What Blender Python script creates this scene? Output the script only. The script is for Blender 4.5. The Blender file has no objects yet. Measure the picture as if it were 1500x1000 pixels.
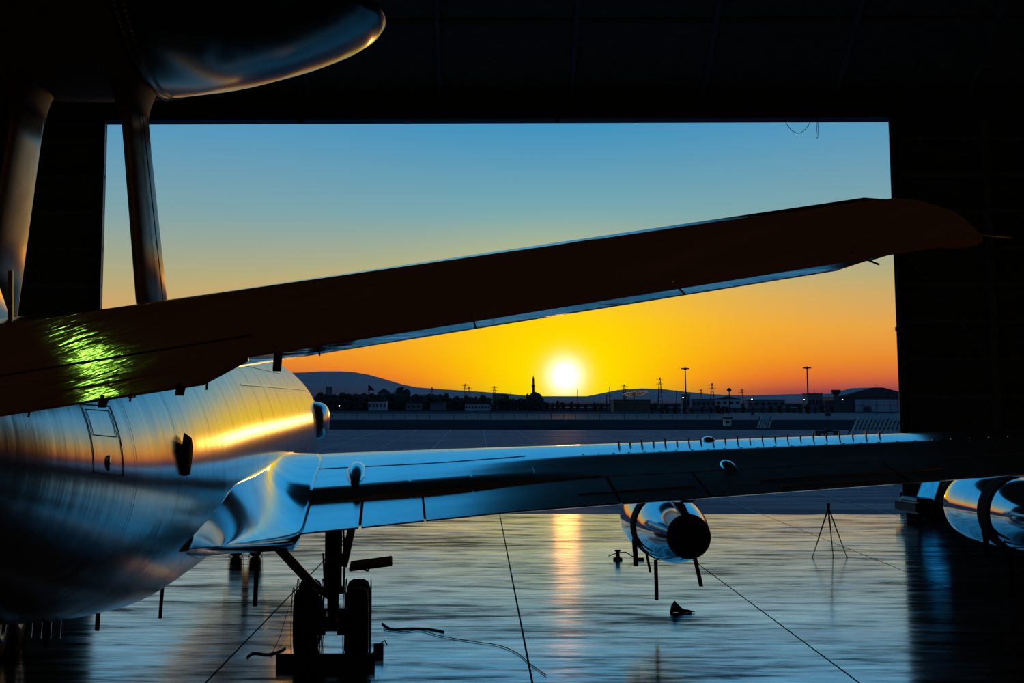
import bpy, bmesh, math, random
from mathutils import Vector, Matrix
random.seed(7)
S = bpy.context.scene
COL = S.collection
PI = math.pi
sin, cos, tan, R = math.sin, math.cos, math.tan, math.radians

# ------------------------------------------------------------------ camera
F = 2450.; PX = 650.; HY = 588.; ZC = 4.3              # focal length and principal point in pixels of the 1500 x 1000 frame
T = .5 * math.asin(2 * F / 17400.); PY = HY - F * tan(T)
TH = math.atan(50 / (F / cos(T))); AH = TH + math.atan(75 / (F / cos(T)))
cd = bpy.data.cameras.new('camera'); cam = bpy.data.objects.new('camera', cd); COL.objects.link(cam)
cd.sensor_width = 36; cd.lens = F / 1500 * 36; cd.shift_x = (750 - PX) / 1500; cd.shift_y = -(500 - PY) / 1500
cd.clip_start = .1; cd.clip_end = 20000
cam.location = (0, 0, ZC); cam.rotation_euler = (PI / 2 + T, 0, TH)
S.camera = cam

# ------------------------------------------------------------------ view transform, sky, sun
S.view_settings.view_transform = 'Standard'; S.view_settings.look = 'None'
S.view_settings.exposure = 0; S.view_settings.gamma = 1; S.view_settings.use_curve_mapping = False

def ray(px, py):
    r = (px - PX) / F; u = (PY - py) / F
    d = cos(T) - u * sin(T); dz = sin(T) + u * cos(T)
    return Vector((r * cos(TH) - d * sin(TH), d * cos(TH) + r * sin(TH), dz))
def at(px, py, Y):                                      # pixel -> point on the plane y = Y
    v = ray(px, py); k = Y / v.y
    return Vector((v.x * k, Y, ZC + v.z * k))
SUN = ray(828, 550).normalized()

def lin(c):
    return tuple(((v / 255) / 12.92 if v / 255 <= .04045 else ((v / 255 + .055) / 1.055) ** 2.4) for v in c) + (1,)

w = bpy.data.worlds.new('dusk_sky'); S.world = w; w.use_nodes = True
nt = w.node_tree; nt.nodes.clear()
def N(t, **k):
    n = nt.nodes.new(t)
    for a, b in k.items(): setattr(n, a, b)
    return n
def M(op, a, b=None, c=None):
    n = N('ShaderNodeMath', operation=op)
    for i, v in enumerate((a, b, c)):
        if v is None: continue
        if isinstance(v, (int, float)): n.inputs[i].default_value = v
        else: nt.links.new(v, n.inputs[i])
    return n.outputs[0]
def mixc(f, a, b):
    n = N('ShaderNodeMix', data_type='RGBA')
    nt.links.new(f, n.inputs[0])
    for i, v in ((6, a), (7, b)):
        if isinstance(v, tuple): n.inputs[i].default_value = v
        else: nt.links.new(v, n.inputs[i])
    return n.outputs[2]
def ramp(f, stops):
    n = N('ShaderNodeValToRGB'); nt.links.new(f, n.inputs[0]); e = n.color_ramp.elements
    while len(e) < len(stops): e.new(.5)
    for i, (p, c) in enumerate(stops): e[i].position = p; e[i].color = lin(c)
    return n.outputs[0]
tc = N('ShaderNodeTexCoord'); sep = N('ShaderNodeSeparateXYZ'); nt.links.new(tc.outputs['Generated'], sep.inputs[0])
el = M('MULTIPLY', M('ARCSINE', sep.outputs[2]), 57.2958)
pos = M('SQRT', M('DIVIDE', M('MAXIMUM', el, 0.), 90.))
P = lambda d: math.sqrt(d / 90.)
away = ramp(pos, [(0, (70, 48, 88)), (P(.35), (112, 62, 88)), (P(.8), (196, 98, 66)), (P(1.4), (226, 130, 52)), (P(2.4), (226, 160, 76)),
                  (P(4.2), (178, 170, 126)), (P(6.4), (128, 163, 168)), (P(9.2), (88, 152, 188)), (P(13), (50, 150, 205)), (P(22), (36, 140, 205)), (P(45), (24, 84, 140)), (1, (14, 46, 92))])
toward = ramp(pos, [(0, (150, 50, 30)), (P(.35), (205, 70, 25)), (P(.8), (255, 120, 0)), (P(1.6), (255, 165, 0)), (P(2.6), (255, 178, 10)),
                    (P(3.6), (240, 180, 60)), (P(4.6), (180, 178, 132)), (P(6.4), (118, 168, 176)), (P(9.2), (64, 146, 190)), (P(13), (44, 146, 205)), (P(22), (36, 140, 205)), (P(45), (24, 84, 140)), (1, (14, 46, 92))])
sv = N('ShaderNodeVectorMath', operation='SUBTRACT'); nt.links.new(tc.outputs['Generated'], sv.inputs[0]); sv.inputs[1].default_value = SUN
ss = N('ShaderNodeSeparateXYZ'); nt.links.new(sv.outputs[0], ss.inputs[0])
def dist(zs):
    a = M('ADD', M('POWER', ss.outputs[0], 2.), M('POWER', ss.outputs[1], 2.))
    return M('MULTIPLY', M('SQRT', M('ADD', a, M('POWER', M('MULTIPLY', ss.outputs[2], zs), 2.))), 57.2958)
def gauss(d, s): return M('EXPONENT', M('MULTIPLY', M('POWER', M('DIVIDE', d, s), 2.), -1.))
wide = gauss(dist(.35), 8.5)
c = mixc(wide, away, toward)
c = mixc(M('MULTIPLY', gauss(dist(1.35), 3.9), 1.), c, lin((255, 228, 0)))
core = gauss(dist(1.), .52)
c = mixc(M('MINIMUM', M('MULTIPLY', core, 1.3), 1.), c, (1.6, 1.55, 1.2, 1))
# the far side of the sky, opposite the sun, is dimmer
dt = N('ShaderNodeVectorMath', operation='DOT_PRODUCT'); nt.links.new(tc.outputs['Generated'], dt.inputs[0]); dt.inputs[1].default_value = SUN
dim = N('ShaderNodeMapRange'); nt.links.new(dt.outputs['Value'], dim.inputs[0])
for i, v in ((1, -1), (2, .8), (3, .35), (4, 1.)): dim.inputs[i].default_value = v
bg = N('ShaderNodeBackground'); nt.links.new(c, bg.inputs[0]); nt.links.new(dim.outputs[0], bg.inputs[1])
out = N('ShaderNodeOutputWorld'); nt.links.new(bg.outputs[0], out.inputs[0])

sd = bpy.data.lights.new('sun', 'SUN'); sd.energy = .026; sd.angle = R(.8); sd.color = (1, .36, .07)
so = bpy.data.objects.new('sun', sd); COL.objects.link(so); so.rotation_euler = (-SUN).to_track_quat('-Z', 'Y').to_euler()

# ------------------------------------------------------------------ materials
MATS = {}
def mat(name, col, rough=.5, metal=0., spec=.5, noise=None, bump=None, coat=0., emit=None, noisemul=(.75, 1.2), rvar=None, trans=0.):
    """noise / bump / rvar: (scale vector, detail[, strength]) in object space"""
    if name in MATS: return MATS[name]
    m = bpy.data.materials.new(name); m.use_nodes = True; MATS[name] = m
    t = m.node_tree; b = t.nodes['Principled BSDF']
    b.inputs['Base Color'].default_value = (*col, 1); b.inputs['Roughness'].default_value = rough; b.inputs['Metallic'].default_value = metal
    b.inputs['Specular IOR Level'].default_value = spec; b.inputs['Coat Weight'].default_value = coat
    b.inputs['Coat Roughness'].default_value = .05
    b.inputs['Transmission Weight'].default_value = trans
    tcn = t.nodes.new('ShaderNodeTexCoord')
    def nz(sc, det):
        mp = t.nodes.new('ShaderNodeMapping'); t.links.new(tcn.outputs['Object'], mp.inputs[0]); mp.inputs['Scale'].default_value = sc
        n = t.nodes.new('ShaderNodeTexNoise'); t.links.new(mp.outputs[0], n.inputs[0]); n.inputs['Scale'].default_value = 1; n.inputs['Detail'].default_value = det
        return n.outputs[0]
    if noise is None: noise = ((3, 3, 3), 3)
    mr = t.nodes.new('ShaderNodeMapRange'); t.links.new(nz(*noise[:2]), mr.inputs[0])
    for i, v in ((1, .3), (2, .7), (3, noisemul[0]), (4, noisemul[1])): mr.inputs[i].default_value = v
    mx = t.nodes.new('ShaderNodeVectorMath'); mx.operation = 'SCALE'; mx.inputs[0].default_value = col; t.links.new(mr.outputs[0], mx.inputs['Scale'])
    t.links.new(mx.outputs[0], b.inputs['Base Color'])
    if rvar:
        r2 = t.nodes.new('ShaderNodeMapRange'); t.links.new(nz(*rvar[:2]), r2.inputs[0])
        for i, v in ((1, .3), (2, .7), (3, rvar[2]), (4, rvar[3])): r2.inputs[i].default_value = v
        t.links.new(r2.outputs[0], b.inputs['Roughness'])
    if bump:
        bn = t.nodes.new('ShaderNodeBump'); bn.inputs['Strength'].default_value = bump[2]; bn.inputs['Distance'].default_value = bump[3]
        t.links.new(nz(*bump[:2]), bn.inputs['Height']); t.links.new(bn.outputs[0], b.inputs['Normal'])
        if coat: t.links.new(bn.outputs[0], b.inputs['Coat Normal'])
    if emit:
        b.inputs['Emission Color'].default_value = (*emit[:3], 1); b.inputs['Emission Strength'].default_value = emit[3]
    return m

m_skin = mat('polished_fuselage_paint', (.66, .66, .67), .18, .86, bump=((.35, 2.2, .35), 3, .35, .02), noise=((1, 4, 1), 3), noisemul=(.85, 1.1))
m_wing = mat('glossy_wing_paint', (.88, .93, .97), .14, .97, bump=((1.2, .5, 1), 3, .25, .01), noise=((1, 1.5, 1), 4), noisemul=(.86, 1.1))
m_flap = mat('flap_paint', (.58, .62, .66), .2, .85, bump=((3, 3, 3), 2, .2, .004), noisemul=(.85, 1.1))
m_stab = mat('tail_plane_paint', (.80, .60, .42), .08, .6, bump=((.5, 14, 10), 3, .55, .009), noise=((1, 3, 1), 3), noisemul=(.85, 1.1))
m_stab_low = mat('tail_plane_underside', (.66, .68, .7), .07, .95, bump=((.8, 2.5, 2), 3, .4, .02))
m_dome = mat('black_glossy_radome', (.03, .03, .034), .16, 0, .18, noise=((1, 1, 1), 2))
m_domebelt = mat('matte_brown_belt', (.26, .14, .08), .6, 0)
m_strut = mat('strut_paint', (.74, .70, .62), .34, .35, bump=((6, 6, 1), 2, .15, .004))
m_nac = mat('polished_nacelle', (.66, .68, .72), .07, .93, bump=((1, 3, 1), 2, .15, .006), noisemul=(.9, 1.05))
m_black = mat('black_fabric', (.012, .012, .013), .8)
m_rubber = mat('tyre_rubber', (.014, .014, .015), .7)
m_rubber_in = mat('tyre_tread_groove', (.008, .008, .008), .9)
m_steel = mat('dark_gear_steel', (.05, .05, .055), .35, .7)
m_chrome = mat('oleo_chrome', (.7, .7, .7), .12, 1)
m_hub = mat('wheel_hub_metal', (.18, .18, .18), .35, .8)
m_seam = mat('seam_sealant', (.02, .02, .022), .5)
m_edge = mat('bare_metal_edge', (.8, .78, .75), .18, 1)
m_door = mat('gear_door_orange_red', (.25, .07, .03), .4, .2)
m_wall = mat('hangar_cladding', (.28, .21, .12), .75, noise=((.5, .5, 3), 3))
m_beam = mat('hangar_steel', (.42, .38, .27), .6)
m_jamb = mat('door_frame_steel', (.05, .06, .08), .4, .4)
m_ceil = mat('hangar_ceiling_deck', (.40, .30, .19), .8)
m_joint = mat('joint_filler', (.012, .012, .012), .8)
m_glass = mat('cab_glass', (.25, .6, .7), .04, .9)
m_tugpaint = mat('tractor_dark_paint', (.03, .035, .045), .3)
m_white = mat('white_painted_metal', (.6, .6, .6), .5)
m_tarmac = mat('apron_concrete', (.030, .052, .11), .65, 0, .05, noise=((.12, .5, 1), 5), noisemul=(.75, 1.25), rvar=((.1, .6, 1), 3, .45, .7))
m_grass = mat('dry_grass', (.05, .046, .045), .95, 0, .0, noise=((.05, .3, 1), 5), noisemul=(.4, 1.5))
m_asph = mat('taxiway_asphalt', (.03, .038, .06), .6, 0, .04, noise=((.02, .2, 1), 3))
m_pale = mat('pale_road', (.07, .07, .08), .7, 0, .08)
m_line = mat('pale_joint_line', (.14, .15, .18), .6, 0, .2)
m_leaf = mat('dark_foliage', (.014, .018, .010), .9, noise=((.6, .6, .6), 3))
m_trunk = mat('bark', (.05, .035, .02), .9)
m_hill = mat('mountain_painted_haze', (1., .38, .34), 1., 0, 0, noise=((.001, .001, .01), 4), noisemul=(.9, 1.1))  # aerial haze painted into the hills as a purple-red base colour
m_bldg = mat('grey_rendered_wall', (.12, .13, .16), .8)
m_bldgw = mat('pale_metal_cladding', (.30, .36, .46), .6, noise=((.2, .2, .02), 2))
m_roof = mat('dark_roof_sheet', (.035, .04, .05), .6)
m_fence = mat('blast_fence_slat', (.34, .40, .38), .5)
m_mast = mat('mast_steel', (.03, .025, .03), .7)
m_shed = mat('brown_shed', (.10, .07, .05), .8)

# floor: sealed, damp concrete with streaks running across the hangar
def floor_mat():
    m = bpy.data.materials.new('sealed_hangar_concrete'); m.use_nodes = True; t = m.node_tree; t.nodes.clear(); L = t.links.new
    g = t.nodes.new('ShaderNodeNewGeometry')
    def nz(sc, det, dist=0.):
        mp = t.nodes.new('ShaderNodeMapping'); L(g.outputs['Position'], mp.inputs[0]); mp.inputs['Scale'].default_value = sc
        n = t.nodes.new('ShaderNodeTexNoise'); L(mp.outputs[0], n.inputs[0]); n.inputs['Scale'].default_value = 1; n.inputs['Detail'].default_value = det
        n.inputs['Distortion'].default_value = dist; n.inputs['Roughness'].default_value = .62
        return n.outputs[0]
    def mr(v, a, b, c_, d):
        n = t.nodes.new('ShaderNodeMapRange'); L(v, n.inputs[0])
        for i, x in ((1, a), (2, b), (3, c_), (4, d)): n.inputs[i].default_value = x
        return n.outputs[0]
    def mm(op, a, b):
        n = t.nodes.new('ShaderNodeMath'); n.operation = op
        for i, v in ((0, a), (1, b)):
            if isinstance(v, float): n.inputs[i].default_value = v
            else: L(v, n.inputs[i])
        return n.outputs[0]
    s1 = nz((.42, 1.25, 1), 6, .5); s2 = nz((.9, 4.2, 1), 5); s3 = nz((.10, .16, 1), 3)
    a = mm('ADD', mm('ADD', mm('MULTIPLY', s1, .45), mm('MULTIPLY', s2, .25)), mm('MULTIPLY', s3, .30))
    gl = t.nodes.new('ShaderNodeBsdfGlossy')
    cr = t.nodes.new('ShaderNodeValToRGB'); L(a, cr.inputs[0]); e = cr.color_ramp.elements
    e[0].position = .41; e[0].color = (.10, .105, .11, 1); e[1].position = .60; e[1].color = (1, 1, 1, 1); x = e.new(.49); x.color = (.62, .65, .68, 1)
    L(cr.outputs[0], gl.inputs[0]); L(mr(nz((.4, 2.2, 1), 4),   .3, .7, .06, .22), gl.inputs['Roughness'])
    df = t.nodes.new('ShaderNodeBsdfDiffuse'); df.inputs[0].default_value = (.16, .17, .17, 1)
    bn = t.nodes.new('ShaderNodeBump'); bn.inputs['Strength'].default_value = .5; bn.inputs['Distance'].default_value = .007
    L(nz((1.0, 3.5, 1), 4), bn.inputs['Height']); L(bn.outputs[0], gl.inputs['Normal'])
    fr = t.nodes.new('ShaderNodeFresnel'); fr.inputs['IOR'].default_value = 1.75
    mx = t.nodes.new('ShaderNodeMixShader'); L(mr(fr.outputs[0], .05, .45, .1, .95), mx.inputs[0]); L(df.outputs[0], mx.inputs[1]); L(gl.outputs[0], mx.inputs[2])
    o = t.nodes.new('ShaderNodeOutputMaterial'); L(mx.outputs[0], o.inputs[0])
    return m
m_floor = floor_mat()

# ------------------------------------------------------------------ object helpers
def mesh_obj(name, verts, faces, m, parent=None, smooth=False, loc=(0, 0, 0)):
    me = bpy.data.meshes.new(name); me.from_pydata([tuple(v) for v in verts], [], faces); me.update()
    bm = bmesh.new(); bm.from_mesh(me); bmesh.ops.recalc_face_normals(bm, faces=bm.faces); bm.to_mesh(me); bm.free()
    if smooth: me.polygons.foreach_set('use_smooth', [True] * len(me.polygons))
    me.materials.append(m)
    o = bpy.data.objects.new(name, me); COL.objects.link(o); o.location = loc
    if parent: o.parent = parent
    return o
def tag(o, label=None, cat=None, group=None, kind=None):
    if label: o['label'] = label
    if cat: o['category'] = cat
    if group: o['group'] = group
    if kind: o['kind'] = kind
    return o
def empty(name, loc=(0, 0, 0), rz=0, parent=None):
    o = bpy.data.objects.new(name, None); COL.objects.link(o); o.location = loc; o.rotation_euler = (0, 0, rz); o.empty_display_size = .3
    if parent: o.parent = parent
    return o
def dup(o, loc=None, parent=None, rz=None, sc=None):
    n = o.copy(); COL.objects.link(n)
    if loc is not None: n.location = loc
    if parent is not None: n.parent = parent
    if rz is not None: n.rotation_euler = (0, 0, rz)
    if sc is not None: n.scale = sc if isinstance(sc, tuple) else (sc,) * 3
    for ch in list(o.children): dup(ch, parent=n)
    return n
class MB:
    def __init__(s): s.v = []; s.f = []
    def box(s, c_, d, rot=None, taper=1.):
        b = len(s.v); x, y, z = [q / 2 for q in d]
        for k in (-1, 1):
            tt = taper if k > 0 else 1
            for i, j in ((-1, -1), (1, -1), (1, 1), (-1, 1)):
                p = Vector((i * x * tt, j * y * tt, k * z))
                if rot: p = rot @ p
                s.v.append(p + Vector(c_))
        s.f += [tuple(b + q for q in f) for f in ((0, 3, 2, 1), (4, 5, 6, 7), (0, 1, 5, 4), (1, 2, 6, 5), (2, 3, 7, 6), (3, 0, 4, 7))]
        return s
    def bar(s, a, b_, w_, h=None):
        a = Vector(a); b_ = Vector(b_); d = b_ - a
        q = d.to_track_quat('Z', 'Y').to_matrix()
        return s.box((a + b_) / 2, (w_, h or w_, d.length), q)
    def tube(s, pts, r, n=8, cap=True):
        pts = [Vector(p) for p in pts]; rs = r if isinstance(r, (list, tuple)) else [r] * len(pts)
        b = len(s.v); up = Vector((0, 0, 1))
        for i, p in enumerate(pts):
            d = (pts[min(i + 1, len(pts) - 1)] - pts[max(i - 1, 0)]).normalized()
            u = d.cross(up if abs(d.z) < .95 else Vector((1, 0, 0))).normalized(); v = d.cross(u)
            for k in range(n):
                a = 2 * PI * k / n; s.v.append(p + u * cos(a) * rs[i] + v * sin(a) * rs[i])
        for i in range(len(pts) - 1):
            for k in range(n):
                s.f.append((b + i * n + k, b + i * n + (k + 1) % n, b + (i + 1) * n + (k + 1) % n, b + (i + 1) * n + k))
        if cap:
            s.f.append(tuple(b + k for k in range(n))); s.f.append(tuple(b + (len(pts) - 1) * n + k for k in reversed(range(n))))
        return s
    def grid(s, rows, closed=False, caps=False):
        b = len(s.v); n = len(rows[0])
        for r_ in rows: s.v += [Vector(p) for p in r_]
        for i in range(len(rows) - 1):
            for k in range(n if closed else n - 1):
                s.f.append((b + i * n + k, b + i * n + (k + 1) % n, b + (i + 1) * n + (k + 1) % n, b + (i + 1) * n + k))
        if caps:
            s.f.append(tuple(b + k for k in range(n))); s.f.append(tuple(b + (len(rows) - 1) * n + k for k in reversed(range(n))))
        return s
    def lathe(s, prof, axis, c_, n=32, caps=False):        # prof: (distance along axis, radius)
        rows = []
        for t, r_ in prof:
            row = []
            for k in range(n):
                a = 2 * PI * k / n; u, v = cos(a) * r_, sin(a) * r_
                p = {'y': (u, t, v), 'z': (u, v, t), 'x': (t, u, v)}[axis]
                row.append(Vector(p) + Vector(c_))
            rows.append(row)
        return s.grid(rows, closed=True, caps=caps)
    def build(s, name, m, parent=None, smooth=False, loc=(0, 0, 0)): return mesh_obj(name, s.v, s.f, m, parent, smooth, loc)
def sharp(o, ang=35):
    me = o.data
    me.polygons.foreach_set('use_smooth', [True] * len(me.polygons))
    try: me.set_sharp_from_angle(angle=R(ang))
    except Exception: pass
    return o
def bevel(o, w_=.02, seg=2):
    b = o.modifiers.new('bevel', 'BEVEL'); b.width = w_; b.segments = seg; b.limit_method = 'ANGLE'; return o

# ------------------------------------------------------------------ the setting: hangar
XL, XR, YB, YD, HD = -14.9, 16.43, -12., 66., 15.45
WL, WR = -25., 31.
floor = MB().box((3, 27, -.16), (WR - WL, YD - YB, .2)).build('floor', m_joint); tag(floor, kind='structure')
j0 = 4.07                                               # joints run at x = .83 + 5.0 k
jx = sorted([.83 + 5.05 * k for k in range(-5, 6)])
xs = [WL] + [q for q in jx if WL + 1 < q < WR - 1] + [WR]
ys = [YB, 10.8, 38.3, YD + .02]
for i in range(len(xs) - 1):
    for j in range(len(ys) - 1):
        w_, d_ = xs[i + 1] - xs[i] - .035, ys[j + 1] - ys[j] - .03
        o = MB().box(((xs[i] + xs[i + 1]) / 2, (ys[j] + ys[j + 1]) / 2, -.05), (w_, d_, .1)).build('floor_slab', m_floor, floor)
def wallbox(name, a, b, m=m_wall):
    o = MB().box([(p + q) / 2 for p, q in zip(a, b)], [abs(q - p) for p, q in zip(a, b)]).build(name, m)
    return tag(o, kind='structure')
wl = wallbox('wall_left', (WL - .3, YB, 0), (WL, YD, 17)); wr = wallbox('wall_right', (WR, YB, 0), (WR + .3, YD, 17))
wb = wallbox('wall_back', (WL, YB - .3, 0), (WR, YB, 20))
wf = wallbox('wall_front', (WL, YD + .6, HD + .25), (WR, YD + .9, 17.3))
# lintel beam
li = wallbox('trim_1', (WL, YD - .25, HD), (WR, YD + .9, HD + .28), m_jamb)
# sloping roof: low over the door, rising into the hangar, falling again behind
zr = lambda y: 17.0 + .5 * (YD - y) if y > 34 else 33 - .3 * (34 - y)
cv = []
for y in (YD + .9, 34, YB):
    for x in (WL, WR): cv.append((x, y, zr(y)))
for y in (YB, 34, YD + .9):
    for x in (WR, WL): cv.append((x, y, zr(y) + .3))
ceil = mesh_obj('ceiling', cv, [(0, 1, 3, 2), (2, 3, 5, 4), (6, 7, 9, 8), (8, 9, 11, 10), (0, 2, 9, 11), (2, 4, 7, 9), (1, 3, 8, 10), (3, 5, 6, 8), (0, 1, 10, 11), (4, 5, 6, 7)], m_ceil); tag(ceil, kind='structure')
for sgn, X in (('gable_left', WL), ('gable_right', WR)):
    e = .15 if X == WR else -.15
    pr = [(YB, 16.9), (YD + .9, 16.9), (YD + .9, zr(YD + .9)), (34, zr(34)), (YB, zr(YB))]
    vv = [(X - .1, y, z) for y, z in pr] + [(X + .1, y, z) for y, z in pr]
    o = mesh_obj('trim_2' if X == WL else 'trim_3', vv, [(0, 1, 2, 3, 4), (9, 8, 7, 6, 5)] + [(k, (k + 1) % 5, (k + 1) % 5 + 5, k + 5) for k in range(5)], m_wall); tag(o, kind='structure')
rib0 = None
for k in range(-5, 7):
    x = -1.5 + 5.3 * k
    if not WL < x < WR: continue
    mb = MB(); mb.bar((x, YD + .4, zr(YD + .4) - .2), (x, 34.3, zr(34.3) - .2), .16, .3)
    mb.build('roof_rib', m_beam, ceil)
for k in range(8):
    y = YD - 3.5 - k * 4
    MB().box(((WL + WR) / 2, y, zr(y) - .12), (WR - WL, .12, .18)).build('purlin', m_beam, ceil)
# door leaves
def leaf(name, x0, x1, y, edge):
    o = MB().box(((x0 + x1) / 2, y + .22, HD / 2), (x1 - x0, .06, HD)).build(name, m_wall); tag(o, kind='structure')
    for z in [.15 + 1.45 * k for k in range(11)]:
        MB().box(((x0 + x1) / 2, y + .10, z), (x1 - x0, .18, .16)).build('girt', m_beam, o)
    x = x0 + .1
    n = max(1, round((x1 - x0) / 3.6))
    for i in range(n + 1):
        xx = x0 + .12 + (x1 - x0 - .24) * i / n
        MB().box((xx, y, HD / 2), (.24, .3, HD)).build('column', m_jamb if abs(xx - edge) < .3 else m_beam, o)
    # sheet ribs and lower kick plates between the columns
    for i in range(n):
        xa = x0 + .24 + (x1 - x0 - .24) * i / n; wdt = (x1 - x0 - .24) / n
        mb = MB().bar((xa, y + .16, .3), (xa + wdt - .2, y + .16, 4.4), .08); mb.build('brace', m_beam, o)
        mb = MB().bar((xa, y + .16, 10.3), (xa + wdt - .2, y + .16, 5.9), .08); mb.build('brace', m_beam, o)
    return o
leaf('door_1', WL, XL, YD, XL); leaf('door_2', XR, WR, YD, XR)
MB().box((XR - .03, YD, 7.9), (.06, .07, 15)).build('guide_rail', m_jamb, bpy.data.objects['door_2'])
MB().box((XR - .07, YD - .1, (at(1318, 482, YD)).z), (.12, .1, .16)).build('door_latch', m_white, bpy.data.objects['door_2'])

# ------------------------------------------------------------------ ground outside
def strip(name, y0, y1, z, m, x0=-1500, x1=1500, h=.05):
    o = MB().box(((x0 + x1) / 2, (y0 + y1) / 2, z - h / 2), (x1 - x0, y1 - y0, h)).build(name, m); return tag(o, kind='structure')
strip('ground', -60, 9000, -.3, m_grass, -6000, 6000, .2)
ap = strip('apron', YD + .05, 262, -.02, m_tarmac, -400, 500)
jl = MB()
for k in range(-9, 16):
    x = .83 + 5.05 * k
    jl.box((x, (YD + 262) / 2, -.012), (.12, 262 - YD - .3, .012))
for y in (90, 120, 150, 180, 210, 240): jl.box((50, y, -.012), (160, .15, .012))
jo = jl.build('apron_joint_lines', m_line, ap)
strip('grass_verge', 262, 425, .02, m_grass, h=.4)
strip('taxiway', 425, 600, 0, m_asph, h=.3)
strip('pale_road', 600, 680, .03, m_pale, h=.3)
strip('far_field', 680, 1150, .0, m_grass, h=.3)
strip('far_road', 1150, 1300, .05, m_asph, h=.3)
strip('low_verge_road', 395, 418, .1, m_pale, h=.3)

def hill(name, pts, D, m, depth=900):
    n = len(pts); v = []
    for px, py in pts:
        p = at(px, py, D); v += [(p.x, D - depth, -.5), (p.x, D - depth * .45, p.z * .55), (p.x, D, p.z), (p.x, D + depth, p.z * .5), (p.x, D + depth * 1.5, -.5)]
    f = []
    for i in range(n - 1):
        for k in range(5):
            f.append((i * 5 + k, i * 5 + (k + 1) % 5, (i + 1) * 5 + (k + 1) % 5, (i + 1) * 5 + k))
    f += [tuple(range(5)), tuple((n - 1) * 5 + k for k in range(5))]
    o = mesh_obj(name, v, f, m, smooth=True); return tag(o, kind='structure')
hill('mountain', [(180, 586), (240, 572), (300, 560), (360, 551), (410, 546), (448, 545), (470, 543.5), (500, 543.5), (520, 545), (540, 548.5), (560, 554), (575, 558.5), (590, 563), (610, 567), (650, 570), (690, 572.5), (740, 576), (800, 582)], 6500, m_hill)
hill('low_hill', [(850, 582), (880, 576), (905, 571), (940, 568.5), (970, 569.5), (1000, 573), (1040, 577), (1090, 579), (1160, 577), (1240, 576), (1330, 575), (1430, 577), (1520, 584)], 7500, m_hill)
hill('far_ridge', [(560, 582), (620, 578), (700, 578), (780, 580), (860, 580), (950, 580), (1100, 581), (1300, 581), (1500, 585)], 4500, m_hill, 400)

# ------------------------------------------------------------------ the aircraft (x aft from the nose, y to its right, z up)
CXA, CYA, OX = 54.2, 4.1, 24.
def a2w(x, y, z=0):
    f = CXA - x; r = y - CYA
    return Vector((-f * sin(AH) + r * cos(AH), f * cos(AH) + r * sin(AH), z))
def A(x, y, z): return Vector((y, OX - x, z))
air = empty('radar_aircraft', a2w(OX, 0), AH)
tag(air, 'large four-engined jet with a disc-shaped radar dome, standing in the hangar', 'aircraft')
SEC = [(-3., .10, 3.5, 3.3), (-2.7, .55, 3.9, 2.85), (-2.0, 1.0, 4.3, 2.45), (-1., 1.40, 4.75, 2.1), (.2, 1.70, 5.2, 1.88), (1.8, 1.86, 5.45, 1.7), (5, 1.88, 5.6, 1.6), (12, 1.88, 5.6, 1.55),
       (17, 1.88, 5.6, 1.5), (22, 1.88, 5.6, 1.46), (27, 1.88, 5.58, 1.44), (31, 1.86, 5.46, 1.5), (34, 1.78, 5.32, 1.75), (37, 1.58, 5.15, 2.1), (40, 1.25, 4.98, 2.7), (43, .8, 4.85, 3.35), (45.5, .38, 4.7, 3.95), (46.6, .08, 4.5, 4.3)]
def sec(x):
    for a, b in zip(SEC, SEC[1:]):
        if a[0] <= x <= b[0]:
            t = (x - a[0]) / (b[0] - a[0]); return [a[i] + (b[i] - a[i]) * t for i in (1, 2, 3)]
    return SEC[-1][1:]
def fus(x, ang, off=0.):                                # ang 0 = right side, 90 = crown
    r_, zt, zb = sec(x); zc = zb + (zt - zb) * .47
    a = R(ang); h = (zt - zc) if sin(a) > 0 else (zc - zb)
    return A(x, (r_ + off) * cos(a), zc + (h + off) * sin(a))
xsn = [-3, -2.9, -2.65, -2.35, -2, -1.5, -1, -.4, .2, 1, 1.8, 3, 4.2, 5.6, 7]
q = 7.
while q < 46: q += .78; xsn.append(min(q, 46.6))
if xsn[-1] < 46.6: xsn.append(46.6)
fu = MB().grid([[fus(x, a) for a in range(0, 360, 6)] for x in xsn], closed=True, caps=True).build('fuselage', m_skin, air, True)
# ring seams and lap joints standing a few millimetres proud
def ringseam(x, a0, a1, wdt=.035, m=m_seam, nm='skin_seam', off=.006):
    rows = [[fus(x + dx, a, off) for a in range(a0, a1 + 1, 5)] for dx in (-wdt / 2, wdt / 2)]
    return MB().grid(rows).build(nm, m, fu, True)
for x in (9.5, 12.4, 15.2, 18.4, 21.4, 24.2, 27.0, 29.6, 32.4, 35, 37.2): ringseam(x, -80, 90, .03 if x < 26 else .014)
def lap(ang, x0, x1, wdt=.03, m=m_edge, nm='lap_joint', slope=0.):
    n = max(2, int((x1 - x0) / .8)); rows = []
    for i in range(n + 1):
        x = x0 + (x1 - x0) * i / n; a = ang + slope * i / n
        rows.append([fus(x, a - .5, .008), fus(x, a + .5, .008)])
    return MB().grid(rows).build(nm, m, fu, True)
lap(33, 5, 26); lap(46, 12, 37); lap(-6, 5, 13, slope=2)
def outline(x0, x1, a0, a1, wdt=.03, m=m_seam, nm='door_outline', par=None):
    mb = MB(); st = []
    na = 8
    pts = [(x0, a0 + (a1 - a0) * k / na) for k in range(na + 1)] + [(x1, a1 - (a1 - a0) * k / na) for k in range(na + 1)] + [(x0, a0)]
    mb.tube([fus(x, a, .004) for x, a in pts], wdt / 2, 4, False)
    return mb.build(nm, m, fu)
outline(37.7, 38.7, 0, 26, .009); outline(37.8, 38.6, 14, 24, .007); outline(36.4, 36.7, 30, 36, .012, nm='window_outline')
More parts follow.
